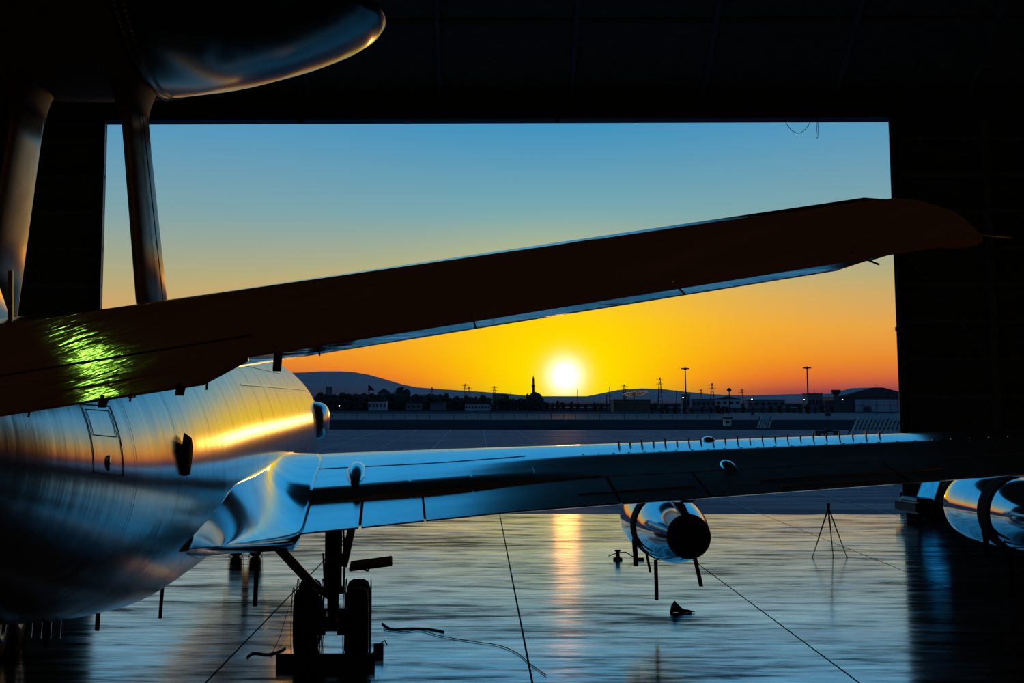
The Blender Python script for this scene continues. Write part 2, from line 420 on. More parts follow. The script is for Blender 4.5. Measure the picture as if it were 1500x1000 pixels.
MB().lathe([(-.02, .075), (.01, .07), (.015, 0)], 'x', fus(38.2, 4), 16).build('porthole', m_edge, fu, True)
# crown aerial, side aerial, belly aerials
bl = MB().bar(fus(37.0, 82, -.05), fus(37.0, 82, 0) + Vector((0, -.12, .48)), .05, .03).build('whip_aerial', m_edge, air)
def acp(px, py, x):
    v = ray(px, py); f = -v.x * sin(AH) + v.y * cos(AH); r_ = v.x * cos(AH) + v.y * sin(AH); k = (CXA - x) / f
    return CYA + r_ * k, ZC + v.z * k
prof = [(0, 0), (.05, .34), (.16, .52), (.28, .34), (.28, .0)]
b0 = fus(35., 2, -.03)
mb = MB()
o = Vector((1, 0, 0)); c0 = fus(34.6, 8, -.03)
rows = []
for xx, hz in ((-.05, .10), (.05, .2), (.12, .25), (.18, .2), (.28, .08)):
    p = c0 + Vector((.02 + .0 * xx, -xx, 0)); rows.append([p + Vector((0, -.0, -hz)), p + Vector((.08, 0, -hz * .9)), p + Vector((.09, 0, hz * .75)), p + Vector((0, 0, hz))])
mb.grid(rows, closed=True, caps=True).build('side_blade_aerial', m_black, air)
for x, z_ in ((30, .34), (33.5, .30), (26, .22)):
    MB().bar(fus(x, -90, -.03), fus(x, -90, 0) + Vector((0, -.08, -z_)), .04, .16).build('belly_aerial', m_black, air)
for k in range(4):
    y_, z_ = acp(47 + 14 * k, 926 - 3 * k, 33.2); yy, zz = acp(46 + 14 * k, 948 - 5 * k, 33.2)
    r_, zt, zb = sec(33.2); zc = zb + (zt - zb) * .47
    zs = zc - (zc - zb) * math.sqrt(max(0, 1 - (y_ / r_) ** 2))
    MB().bar(A(33.2, y_, zs + .03), A(33.25, y_, zs - .22), .016).build('drain_rod', m_edge, air)
# canoe fairing on the forward fuselage
rows = []
for t in range(13):
    s = -1 + 2 * t / 12; k = max(.02, (1 - abs(s) ** 3.5)) ** .5
    x = 2.6 + s * 1.5; rows.append([A(x, 1.52 + (.66 * k) * max(0., cos(a)) ** .55 * 1., 3.72 + .58 * k * (abs(sin(a)) ** .6) * (1 if sin(a) > 0 else -1)) for a in [R(-90 + 15 * j) for j in range(13)]])
MB().grid(rows, closed=True, caps=True).build('canoe_fairing', m_skin, air, True)

# --- wing
def lex(y): return 13.6 + .767 * y
def tex(y): return 26.3 + max(0, y - 6.2) * .415
def zte(y): return 1.92 + .0995 * y
def zcr(y): return 3.06 + .0535 * y
def up(y, t):                                           # upper surface height at chord fraction t
    h = zcr(y) - zte(y)
    k = min(1, max(0, (y - 4.6) / 3.4)); k = k * k * (3 - 2 * k)
    inn = [(0, -.50), (.015, -.30), (.05, -.16), (.10, -.06), (.16, -.015), (.22, 0), (.34, -.09), (.46, -.215), (.58, -.35), (.70, -.50), (.745, -.68), (.76, -.72), (.88, -.86), (1, -1)]
    ot = [(0, -.46), (.015, -.27), (.05, -.15), (.12, -.055), (.2, -.012), (.3, 0), (.38, -.055), (.46, -.12), (.52, -.175), (.54, -.21), (.66, -.43), (.745, -.57), (.76, -.59), (.88, -.79), (1, -1)]
    def ev(P_):
        for a, b in zip(P_, P_[1:]):
            if a[0] <= t <= b[0]: return a[1] + (b[1] - a[1]) * (t - a[0]) / (b[0] - a[0])
        return -1
    return zcr(y) + h * (ev(inn) * (1 - k) + ev(ot) * k)
def lo(y, t):
    h = zcr(y) - zte(y); th = .125 * (tex(y) - lex(y))
    b = -th * .55 * ((4 * t * (1 - t)) ** .5 if t < .4 else .98 * (1 - t) / .6)
    return zcr(y) - .46 * h + (zte(y) - .03 - zcr(y) + .46 * h) * t ** 1.1 + b
TT = [0, .015, .05, .10, .16, .22, .30, .36, .42, .48, .50, .52, .54, .60, .66, .70, .725, .745]
def W(s, y, t, dz=0): return A(lex(y) + (tex(y) - lex(y)) * t, s * y, up(y, t) + dz)
def Wl(s, y, t, dz=0): return A(lex(y) + (tex(y) - lex(y)) * t, s * y, lo(y, t) + dz)
def wing(s):
    rows = []
    ys_ = [1.2 + (21.4 - 1.2) * k / 40 for k in range(41)]
    for y in ys_:
        rows.append([W(s, y, t) for t in TT] + [Wl(s, y, t) for t in reversed(TT[1:])])
    for e, f in ((21.7, .8), (21.95, .35)):
        rows.append([A(lex(e) + (tex(e) - lex(e)) * (.5 + (t - .5) * (.6 + .4 * f)), s * e, zcr(e) - .1 + (up(e, t) - zcr(e) + .1) * f) for t in TT] + [A(lex(e) + (tex(e) - lex(e)) * (.5 + (t - .5) * (.6 + .4 * f)), s * e, zcr(e) - .1 + (lo(e, t) - zcr(e) + .1) * f) for t in reversed(TT[1:])])
    wg = MB().grid(rows, closed=True, caps=True).build('wing', m_wing, air); sharp(wg, 40)
    def panel(y0, y1, t0, t1, nm, m, dz=.0, par=wg, thick=True):
        n = 6; rws = []
        for i in range(n + 1):
            y = y0 + (y1 - y0) * i / n
            ts = [t0 + (t1 - t0) * k / 5 for k in range(6)]
            if thick: rws.append([W(s, y, t, dz) for t in ts] + [Wl(s, y, t, -.01) if t < .995 else W(s, y, t, dz - .025) for t in reversed(ts)])
            else: rws.append([W(s, y, t, dz) for t in ts] + [W(s, y, t, -.02) for t in reversed(ts)])
        o = MB().grid(rws, closed=True, caps=True).build(nm, m, par); return sharp(o, 40)
    for y0, y1, nm in ((1.9, 3.55, 'flap'), (3.6, 4.62, 'flap'), (4.66, 7.75, 'flap'), (7.8, 9.1, 'aileron'), (9.14, 11.9, 'flap'), (11.94, 14.6, 'flap'), (14.64, 17.8, 'aileron'), (17.84, 21.3, 'wing_tip_flap')):
        panel(y0, y1, .757, 1., nm, m_wing)
    for y0, y1 in ((3.5, 4.4), (4.44, 5.5), (5.54, 6.6), (6.64, 7.7)):
        panel(y0, y1, .60, .74, 'spoiler', m_wing, .018, thick=False)
    # cover strips with small bright edges
    def strip_(y0, y1, t, nm='seam_strip', m=m_edge, wd=.004, dz=.012):
        return MB().grid([[W(s, y0 + (y1 - y0) * k / 6, t - wd, dz), W(s, y0 + (y1 - y0) * k / 6, t + wd, dz), W(s, y0 + (y1 - y0) * k / 6, t + wd, -.02), W(s, y0 + (y1 - y0) * k / 6, t - wd, -.02)] for k in range(7)], closed=True, caps=True).build(nm, m, wg)
    strip_(10.0, 12.6, .885, wd=.002); strip_(7.2, 9.0, .9, m=m_door, wd=.002); strip_(10.2, 11.6, .955, wd=.002)
    strip_(1.9, 6.6, .46, m=m_seam, wd=.0025, dz=.006)
    return wg, panel
wr_, panel_r = wing(1)
wl_, _ = wing(-1)
# row of vortex generators
vg = None
for k in range(22):
    y = 8.35 + .198 * k; t = .345; p = W(1, y, t)
    if vg is None:
        vg = MB().box((0, 0, .035), (.022, .20, .09)).build('vortex_generator', m_steel, wr_); o = vg
    else: o = dup(vg, parent=wr_)
    o.location = p; o.scale = (1, 1, 1.25 if k % 2 == 0 else .8); o.rotation_euler = (0, 0, R(-12))
rv = MB()
for k in range(34):
    y = 7.6 + .26 * k; rv.box(W(1, y, .50, .002), (.05, .03, .008))
tag(rv.build('fastener_row', m_edge, wr_), kind='stuff')
# blisters
def blister(y, t, L_, wdt, h, nm='blister', m=m_wing, par=wr_):
    rows = []
    for i in range(11):
        u = i / 10; k = math.sin(PI * min(1, u ** .75)) ** .6 if 0 < u < 1 else .02
        x = lex(y) + (tex(y) - lex(y)) * t + (u - .5) * L_
        tt = (x - lex(y)) / (tex(y) - lex(y)); rows.append([A(x, y + wdt / 2 * k * cos(R(a)), up(y, min(1, tt)) - .03 + (h + .03) * k * sin(R(a))) for a in range(0, 181, 15)])
    return MB().grid(rows, closed=True, caps=True).build(nm, m, par, True)
blister(9.95, .27, .7, .26, .075, 'beacon_dome'); blister(9.75, .72, 1.0, .26, .07, 'hinge_fairing')
nb = blister(3.42, .56, 2.4, .40, .17, 'air_outlet_fairing')
MB().lathe([(0, .08), (.05, .07), (.06, 0)], 'y', A(lex(3.42) + (tex(3.42) - lex(3.42)) * .56 + 1.12, 3.42, up(3.42, .675) + .05), 16).build('outlet_mouth', m_black, nb, True)
# wing root fillet
def fillet(s):
    rows = []
    for i in range(33):
        u = i / 32; x = 14.8 + u * 18.6
        if x < 26.2:
            bul = sin(PI / 2 * min(1, (u + .03) * 3.5)); yw = 1.7 + .95 * bul; t = min(.97, max(0.004, (x - lex(yw)) / (tex(yw) - lex(yw))))
            pw = Vector((yw, 0, up(yw, t) + .012)) if x > lex(yw) else Vector((yw - .3, 0, zcr(2) - .45))
            w0 = pw.copy()
        else:
            v_ = (x - 26.2) / (33.4 - 26.2); pe = fus(33.4, -33, -.02); pw = Vector((w0.x + (pe.x - w0.x) * v_ ** .9, 0, w0.z + (pe.z - w0.z) * v_ ** 1.3 - .04 * (1 - v_)))
        ang = -7 + 3 * u if x < 29.5 else -4.3 - 25 * ((x - 29.5) / 3.9) ** 1.6
        pf = fus(x, ang, -.015); row = []
        if pf.z < pw.z + .08: pw.z = min(pw.z, pf.z + .0)
        for k in range(11):
            v = k / 10; cy_ = pf.x + (pw.x - pf.x) * (1 - cos(v * PI / 2)) ** .9; cz = pf.z + (pw.z - pf.z) * sin(v * PI / 2) ** 1.1
            row.append(A(x, s * cy_, cz))
        vv = max(0, (x - 26.2) / (33.4 - 26.2)); pu = fus(x, -50 + 12 * vv, -.1)
        row.append(A(x, s * (pw.x - .1), pw.z - .3 * (1 - vv))); row.append(A(x, s * pu.x, min(pu.z, pw.z - .35 * (1 - vv))))
        rows.append(row)
    return MB().grid(rows, closed=True, caps=True).build('wing_root_fillet', m_wing, air, True)
fillet(1); fillet(-1)
# belly fairing under the wing
rows = []
for i in range(15):
    u = i / 14; k = sin(PI * u) ** .5 if 0 < u < 1 else .05
    rows.append([A(13.5 + u * 14, 2.2 * k * cos(R(a)), 2.1 + .62 * k * sin(R(a))) for a in range(180, 361, 12)])
MB().grid(rows, closed=True, caps=True).build('belly_fairing', m_skin, air, True)

# --- engines
def engine(y, z, x0, toe=0):
    en = MB().lathe([(.35, .40), (.12, .44), (0, .50), (.03, .54), (.22, .60), (.7, .645), (1.5, .665), (2.15, .655), (2.32, .645), (2.32, .5)], 'y', (0, 0, 0), 48)
    # local: +y aft here, flipped to -y below
    def fl(mb):
        for p in mb.v: p.y = -p.y
        return mb
    root = fl(en).build('engine', m_nac, air, True, A(x0, y, z)); sharp(root, 50)
    fl(MB().lathe([(2.25, .60), (2.80, .60)], 'y', (0, 0, 0), 40, True)).build('fan_gap_duct', m_black, root)
    c1 = fl(MB().lathe([(2.72, .50), (2.72, .640), (2.9, .645), (3.4, .635), (4.0, .58), (4.6, .49), (5.05, .415), (5.2, .39), (5.2, .36), (4.95, .35)], 'y', (0, 0, 0), 48)).build('core_cowl', m_nac, root, True); sharp(c1, 50)
    fl(MB().lathe([(5.0, .362), (5.215, .372), (5.215, .392), (5.0, .42)], 'y', (0, 0, 0), 40)).build('exhaust_nozzle', m_edge, root, True)
    # pylon
    pts = [(1.6, .60), (3.2, .60), (4.2, .56), (5.0, .60), (6.0, .80), (6.6, 1.05), (3.0, 1.15), (1.6, .85)]
    v = [Vector((dx, -t, h)) for dx in (-.14, .14) for t, h in pts]; n = len(pts)
    fc = [tuple(range(n)), tuple(n + k for k in reversed(range(n)))] + [(k, (k + 1) % n, n + (k + 1) % n, n + k) for k in range(n)]
    py_ = mesh_obj('pylon', v, fc, m_wing, root); bevel(py_, .05, 3)
    fl(MB().lathe([(4.75, .02), (4.9, .12), (5.9, .11), (6.2, .03)], 'y', (.30, 0, .86), 12)).build('pylon_vent', m_edge, root, True)
    return root
def streamer(a, b, wd=.07, label='', group='ribbons hanging from the engine covers'):
    a = Vector(a); b = Vector(b); rows = []
    for i in range(9):
        u = i / 8; p = a.lerp(b, u); k = .012 * sin(u * 7)
        rows.append([p + Vector((-wd / 2, k, 0)), p + Vector((wd / 2, k, 0)), p + Vector((wd / 2, k + .006, 0)), p + Vector((-wd / 2, k + .006, 0))])
    return MB().grid(rows, closed=True, caps=True)
ENG = [(9.52, 1.86, 18.0), (15.22, 2.34, 21.75)]
nm_ = ('inboard', 'outboard')
for i, (y, z, x0) in enumerate(ENG):
    engine(y, z, x0)
    base = a2w(x0, y, z)
    cv_ = empty('fan_gap_cover', base, AH)
    tag(cv_, ['black fabric band wrapped round the middle of the engine beside the tripod', 'black fabric band round the engine at the right edge of the picture'][i], 'engine cover', 'fan gap covers')
    def fl(mb):
        for p in mb.v: p.y = -p.y
        return mb
    fl(MB().lathe([(2.26, .62), (2.26, .672), (2.36, .665), (2.5, .66), (2.66, .662), (2.80, .666), (2.80, .62)], 'y', (0, 0, 0), 40)).build('band', m_black, cv_, True)
    streamer((-.62, -2.5, -.25), (-.60, -2.5, -.78), .10).build('hanging_strap', m_black, cv_)
    streamer((-.22, -2.6, -.64), (-.22, -2.62, -1.42), .075).build('hanging_strap', m_black, cv_)
    streamer((-.45, -2.9, -.47), (-.38, -2.92, -.86), .05).build('hanging_strap', m_black, cv_)
    MB().box((-.58, -2.55, -.3), (.14, .3, .16)).build('buckle', m_black, cv_)
    if i == 0:
        pc = empty('exhaust_plug', base, AH); tag(pc, 'dark round plug closing the exhaust of the engine beside the tripod', 'engine cover')
        fl(MB().lathe([(5.0, .34), (5.16, .352), (5.19, .34), (5.17, .0)], 'y', (0, 0, 0), 36)).build('plug_disc', mat('dark_red_plug_fabric', (.07, .022, .015), .8), pc, True)
        MB().tube([(-.10, -5.18, 0), (0, -5.25, .02), (.1, -5.18, 0)], .015, 6).build('handle_loop', m_black, pc)
        streamer((.09, -5.19, -.34), (.19, -5.24, -.88), .075).build('hanging_strap', m_black, pc)
        tag(pc, kind=None)

# --- rotodome on two struts
DX, RD = 32.7, 4.0
up_ = [(0, .80), (.25, .79), (.5, .68), (.75, .48), (.9, .28), (.97, .14), (1, 0)]; dn_ = [(0, -.92), (.2, -.90), (.45, -.78), (.7, -.55), (.86, -.33), (.95, -.17), (.985, -.08)]
prof = [(v, u * RD) for u, v in up_] + [(v, u * RD) for u, v in reversed(dn_)]
ds = []
for (a, b), (c_, d_) in zip(prof, prof[1:]):
    ds += [(a + (c_ - a) * k / 3, b + (d_ - b) * k / 3) for k in range(3)]
ds.append(prof[-1]); ds = ds[1:-1]
dome = MB().lathe([(v, max(.02, r_)) for v, r_ in [(a, b) for a, b in ds]], 'z', A(DX, 0, 9.25), 96, True).build('rotodome', m_dome, air, True)
# matte belt across the underside, with bolt rows along its edges
def dz(r_):
    u = min(.984, r_ / RD)
    for (a, b), (c_, d_) in zip(dn_, dn_[1:]):
        if a <= u <= c_: return 9.25 + b + (d_ - b) * (u - a) / (c_ - a)
    return 9.25 - .08
rows = []
for i in range(33):
    t = -1 + 2 * i / 32; row = []
    for k in range(9):
        yy = -.86 + 1.72 * k / 8; lx = math.sqrt((RD * .97) ** 2 - yy ** 2) * t
        row.append(A(DX + lx, yy, dz(math.hypot(lx, yy)) - .015))
    rows.append(row)
MB().grid(rows).build('underside_belt', m_domebelt, dome, True)
bt = MB()
for yy in (.93, 1.03):
    for i in range(62):
        lx = -3.85 + 7.7 * i / 61
        bt.box(A(DX + lx, yy, dz(math.hypot(lx, yy)) - .012), (.035, .022, .03))
tag(bt.build('bolt_row', m_edge, dome), kind='stuff')
def strut(s):
    # aerofoil column from the crown to the dome
    rows = []
    for z, yc, ch, th in ((5.2, 1.02, 1.75, .17), (6.4, .88, 1.65, .155), (7.6, .74, 1.5, .145), (8.15, .68, 1.5, .145)):
        row = []
        for k in range(20):
            a = 2 * PI * k / 20; row.append(A(DX - .2 + ch / 2 * cos(a), s * yc + th * sin(a) * (1 - .25 * cos(a)), z))
        rows.append(row)
    st = MB().grid(rows, closed=True, caps=True).build('dome_strut', m_strut, air, True)
    rows = []
    for z, w_, l_ in ((8.0, .17, .80), (8.14, .19, .84), (8.3, .24, .95), (8.55, .34, 1.2)):
        rows.append([A(DX - .2 + l_ * cos(2 * PI * k / 20), s * .68 + w_ * sin(2 * PI * k / 20), z) for k in range(20)])
    MB().grid(rows, closed=True, caps=True).build('strut_collar', m_domebelt, st, True)
    MB().bar(A(DX - .2 + .2, s * 1.19, 5.4), A(DX - .2 + .2, s * .84, 8.0), .012).build('strut_seam', m_seam, st)
    return st
strut(1); strut(-1)
for y_, l_ in ((-.35, .25), (.3, .2)):
    MB().bar(A(DX - 1.5, y_, dz(1.55) - .0), A(DX - 1.3, y_ + .1, dz(1.5) - l_), .015).build('static_wick', m_edge, dome)

# --- tail plane: stabiliser, drooped elevator, fin
def hx(y): return tx(y) - (1.15 - .06 * y)
def tx(y): return 42.8 + .414 * y
def lx_(y): return 38.6 + .757 * y
def zc_(y): return 4.70 + .107 * y
def zt_(y): return 4.11 + .144 * y
def zl_(y): return 4.17 + .136 * y
def stab(s):
    ys_ = [.35, 1, 2, 3, 4, 5, 6, 6.85, 7.0, 7.12]
    rows = []
    for y in ys_:
        k = 1 if y <= 6.85 else (.8 if y < 7.05 else .4)
        xl, xh = lx_(y) + (0 if y <= 6.85 else (.10 if y < 7.05 else .35)), hx(y)
        zc, zl = zc_(y), zl_(y); zm = (zl + zc) / 2 - .02
        ch_ = xh - xl; e0 = math.atan((zc - 4.3) / (CXA - xh)); e_ = min(e0 + R(1.7), (R(9.6) + e0) / 2); u1, u2 = 1 - .32 / ch_, 1 - .5 / ch_; dz1 = .32 * tan(e_)
        P_ = [(0, zl + .10), (.03, zl + .175), (.10, zl + .24), (.25, zl + .34), (.45, zc - .07), (u2, zc + dz1 - .01), (u1, zc + dz1), (1, zc), (1, zc - .26), (.8, zc - .33), (.55, zl + .07), (.3, zl + .005), (.12, zl), (.04, zl + .03)]
        rows.append([A(xl + (xh - xl) * t, s * y, zm + (z - zm) * k) for t, z in P_])
    o = MB().grid(rows, closed=True, caps=True).build('stabiliser', m_stab_low, air, True); sharp(o, 45)
    def elev(y0, y1, ext, nm, m, n=8, tipcut=False):
        rws = []
        for i in range(n + 1):
            y = y0 + (y1 - y0) * i / n
            xh, xt = hx(y) + .0, tx(y) + ext; zc, zt = zc_(y), zt_(y) - ext * .42
            ins = 0
            if tipcut and y > 6.98: ins = (y - 6.98) / (y1 - 6.98)
            P_ = []
            for u, a, b in ((-.04, -.02, -.2), (.0, -.006, -.26), (.12, -.01, -.24), (.35, 0, -.17), (.7, 0, -.09), (1, 0, -.018)):
                P_.append((u, zc + (zt - zc) * max(u, 0) ** 1.08 + a, zc + (zt - zc) * max(u, 0) + b))
            f = lambda u: xh + (xt - xh) * (u if not ins else .0 + u)
            top = [A(f(u) + ins * (1 - u) * .3, s * y, a - ins * (1 - u) * .14 * 1) for u, a, b in P_]
            bot = [A(f(u) + ins * (1 - u) * .3, s * y, min(b, a - .015) if not ins else a - ins * (1 - u) * .14 - .03 - (a - b) * (1 - ins)) for u, a, b in reversed(P_)]
            rws.append(top + bot)
        e = MB().grid(rws, closed=True, caps=True).build(nm, m, o); return sharp(e, 45)
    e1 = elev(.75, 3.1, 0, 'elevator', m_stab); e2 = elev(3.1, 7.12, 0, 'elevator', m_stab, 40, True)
    # inboard control tab, hinged behind the elevator
    rws = []
    for y in (.8, 2, 3.0, 3.24):
        d_ = .30 if y < 3.1 else .02
        xt, zt = tx(y) - .02, zt_(y) + .012
        rws.append([A(xt, s * y, zt), A(xt + d_, s * y, zt - d_ * .48), A(xt + d_, s * y, zt - d_ * .48 - .015), A(xt, s * y, zt - .05)])
    tb = MB().grid(rws, closed=True, caps=True).build('control_tab', m_stab, o); 
    sm = MB().bar(A(tx(.8) - .0, s * .8, zt_(.8) + .10 + .02), A(tx(3.25) - .05, s * 3.25, zt_(3.25) + .115), .012).build('tab_seam', m_seam, o)
    for (u, y) in ((175, 2.38), (282, 2.86), (400, 3.42)):
        d_ = .30 if y < 3.1 else 0
        MB().bar(A(tx(y) + d_ - .06, s * y, zt_(y) - d_ * .48 + .02), A(tx(y) + d_ + .05, s * y, zt_(y) - d_ * .48 - (.035 if d_ else .12)), .05, .02).build('tab_hinge_arm', m_black, o)
    for y, w_ in ((3.66, (.01, -.02, -.10)), (4.55, (.02, -.05, -.08)), (5.63, (.05, -.10, -.075)), (6.52, (.12, -.10, -.07)), (7.05, (.22, -.10, -.035))):
        p = A(tx(y) - .06, s * y, zt_(y) + (.03 if y < 7 else .04)); MB().tube([p, p + Vector((s * w_[0], w_[1], w_[2]))], .006, 6).build('static_wick', m_edge if y in (3.66, 5.63, 7.05) else m_black, o)
    for y, g in ((.95, 0), (1.9, 1), (2.55, 1), (3.02, 1)):
        p = A(tx(y) + .28, s * y, zt_(y) - .13); MB().tube([p, p + Vector((0, -.03, -.045))], .007, 6).build('static_wick', m_edge, o)
    return o
stab(1); stab(-1)
rows = []
for z, xl, xt, th in ((4.6, 35.2, 44.5, .22), (6.5, 38.6, 45.6, .17), (9, 41.4, 46.6, .12), (11.6, 44.2, 47.6, .08), (12.4, 45.1, 47.8, .04)):
    rows.append([A(xl + (xt - xl) * t, th * w_, z) for t, w_ in ((0, 0), (.05, .6), (.3, 1), (.7, .6), (1, .05), (1, -.05), (.7, -.6), (.3, -1), (.05, -.6))])
MB().grid(rows, closed=True, caps=True).build('tail_fin', m_skin, air, True)

# --- landing gear
def wheel(parent, p, r_, w_, nm='wheel'):
    pr = [(-w_ * .5, r_ * .52), (-w_ * .5, r_ * .78), (-w_ * .42, r_ * .93), (-w_ * .25, r_ * .99), (0, r_), (w_ * .25, r_ * .99), (w_ * .42, r_ * .93), (w_ * .5, r_ * .78), (w_ * .5, r_ * .52)]
    t = MB().lathe(pr, 'x', (0, 0, 0), 40).build(nm, m_rubber, parent, True, p)
    MB().lathe([(-w_ * .4, .04), (-w_ * .4, r_ * .3), (-w_ * .5, r_ * .36), (-w_ * .5, r_ * .54), (w_ * .5, r_ * .54), (w_ * .5, r_ * .36), (w_ * .4, r_ * .3), (w_ * .4, .04)], 'x', (0, 0, 0), 28, True).build('hub', m_hub, t, True)
    g = MB()
    for a in (-.22, -.08, .08, .22): g.lathe([(a * w_ / .4 - .008, r_ * 1.002), (a * w_ / .4 + .008, r_ * 1.002)], 'x', (0, 0, 0), 40)
    g.build('tread_groove', m_rubber_in, t, True)
    return t
def main_gear(s):
    gx, gy = 24.25, s * 3.08
    g = MB().tube([A(gx, gy, 2.4), A(gx, gy, 1.05)], .15, 20).build('main_gear_leg', m_steel, air, True); sharp(g, 50)
    MB().tube([A(gx, gy, 1.08), A(gx, gy, .6)], .10, 16).build('oleo_piston', m_chrome, g, True)
    MB().tube([A(gx, gy, 1.12), A(gx, gy, 1.0)], .19, 20).build('gland_collar', m_steel, g)
    MB().bar(A(gx - .86, gy, .585), A(gx + .86, gy, .585), .2, .24).build('truck_beam', m_steel, g)
    for dx in (-.71, .71):
        MB().tube([A(gx + dx, gy - .6, .585), A(gx + dx, gy + .6, .585)], .07, 12).build('axle', m_steel, g)
        for dy in (-.43, .43): wheel(g, A(gx + dx, gy + dy, .585), .585, .40)
    for dy in (-.2, .2):
        MB().lathe([(-.1, .2), (.1, .2)], 'x', A(gx + .71, gy + dy, .585), 24, True).build('brake_pack', m_steel, g)
    MB().bar(A(gx + .15, gy, 1.0), A(gx + .42, gy, .82), .12, .06).build('torsion_link', m_steel, g)
    MB().bar(A(gx + .42, gy, .82), A(gx + .15, gy, .66), .12, .06).build('torsion_link', m_steel, g)
    MB().tube([A(gx, s * 1.95, 1.95), A(gx, s * 2.86, 1.0)], .085, 14).build('side_strut', m_steel, g, True)
    MB().tube([A(gx, s * 2.7, 1.17), A(gx, s * 3.08, .9)], .06, 10).build('strut_fitting', m_door, g, True)
    MB().tube([A(gx + .06, s * 2.62, 1.18), A(gx + .06, s * 2.84, .96)], .02, 6).build('hydraulic_line', m_edge, g)
    MB().tube([A(gx - 1.5, gy, 2.3), A(gx - .1, gy, 1.15)], .06, 10).build('drag_strut', m_steel, g, True)
    for k, (a, b) in enumerate((((.2, .17, 2.2), (.2, .19, 1.1)), ((.2, -.17, 1.7), (.2, -.17, .7)))):
        MB().tube([A(gx + a[0], gy + s * a[1], a[2]), A(gx + .25, gy + s * (a[1] + .03), (a[2] + b[2]) / 2), A(gx + b[0], gy + s * b[1], b[2])], .02, 6).build('brake_hose', m_black, g)
    dr = MB().box((0, 0, 0), (.13, 1.3, .62)).build('gear_door', m_door, g); dr.location = A(gx + .2, gy + s * .26, 1.83); dr.rotation_euler = (0, s * R(12), 0); bevel(dr, .015)
    d2 = MB().box((0, 0, 0), (.74, 1.2, .07)).build('gear_door', m_black, g); d2.location = A(gx + .2, gy + s * .66, 1.52); d2.rotation_euler = (0, -s * R(7), 0); bevel(d2, .02)
    MB().bar(A(gx + .5, gy + s * .36, 1.50), A(gx + .5, gy + s * .62, 1.42), .025).bar(A(gx + .5, gy + s * .62, 1.42), A(gx + .5, gy + s * .6, 1.5), .02).build('door_link', m_steel, g)
    for dy in (-.06, .1): MB().box(A(gx + .93, gy + dy, .56 + dy), (.05, .05, .05)).build('placard_fitting', m_edge, g)
main_gear(1); main_gear(-1)
ng = MB().tube([A(6, 0, 1.8), A(6, 0, .45)], .10, 14).build('nose_gear_leg', m_steel, air, True)
MB().tube([A(6, -.42, .44), A(6, .42, .44)], .05, 10).build('axle', m_steel, ng)
for dy in (-.27, .27): wheel(ng, A(6, dy, .44), .44, .32)
for dy in (-.55, .55): MB().box(A(5.6, dy, 1.38), (.04, 1.8, .62)).build('gear_door', m_skin, ng)

# --- ribbons hanging from the wing root and belly
def hang(name, px, py, py2, x, wd, label):
    y, z = acp(px, py, x); y2, z2 = acp(px, py2, x)
    o = streamer((0, 0, 0), (-.03, 0, z2 - z), wd).build(name, m_black, None, False, a2w(x, y, z)); o.rotation_euler = (0, 0, AH)
    tag(o, label, 'ribbon')
hang('safety_ribbon', 378, 780, 888, 26.2, .075, 'long dark ribbon hanging from the wing root, left of the big wheels')
hang('safety_ribbon', 239, 846, 906, 30.0, .05, 'short dark ribbon hanging below the belly, leftmost of the hanging ribbons')

# ------------------------------------------------------------------ things on the hangar floor
def gx(px, D): return at(px, 588, D).x
def gnd(px, py):
    v = ray(px, py); k = -ZC / v.z; return Vector((v.x * k, v.y * k, 0))
# survey tripod stand
p = gnd(1216, 816); tr = empty('tripod', p); tag(tr, 'thin black three-legged stand alone on the floor between the engine and the door edge', 'tripod')
H = 1.48
MB().tube([(0, 0, H - .14), (0, 0, H)], .045, 10).build('head', m_black, tr)
MB().tube([(0, 0, H - .5), (.0, 0, H - .1)], .018, 8).build('centre_column', m_black, tr)
for a in (-168, -8, 60):
    e = Vector((.50 * cos(R(a)) * (1 if a != 60 else .4), .45 * sin(R(a)), .005))
    if a == 60: e = Vector((.17, .42, .005))
    if a == -168: e = Vector((-.50, -.05, .005))
    if a == -8: e = Vector((.44, -.12, .005))
    l = MB().tube([(0, 0, H - .12), e * .5 + Vector((0, 0, H / 2 - .06)), e], [.022, .018, .010], 6).build('leg', m_black, tr)
    MB().tube([e, e + Vector((0, 0, .04))], .02, 6).build('foot', m_rubber, l)
# chocks
def chock(loc, L_, label, rz=AH, h=.17):
    r_ = empty('wheel_chock', loc, rz); tag(r_, label, 'wheel chock', None)
    v = [(x, y, z) for x in (-L_ / 2, L_ / 2) for y, z in ((-.16, 0), (.16, 0), (.04, h), (-.08, h))]
    b = mesh_obj('wedge', v, [(0, 1, 2, 3), (7, 6, 5, 4), (0, 4, 5, 1), (1, 5, 6, 2), (2, 6, 7, 3), (3, 7, 4, 0)], m_rubber, r_); bevel(b, .015)
    MB().tube([(L_ / 2 - .05, 0, h), (L_ / 2 + .02, 0, h + .05), (L_ / 2 + .06, -.05, h - .02)], .012, 6).build('rope_handle', m_black, r_)
    return r_
q = a2w(25.78, 3.02); chock((q.x, q.y, 0), 1.62, 'long black wheel chock lying across behind the nearest pair of tyres', h=.2)
q = a2w(23.15, 3.72); chock((q.x + .23, q.y - 1.4, 0), .17, 'small black block on the floor just right of the big tyres', AH, .19)
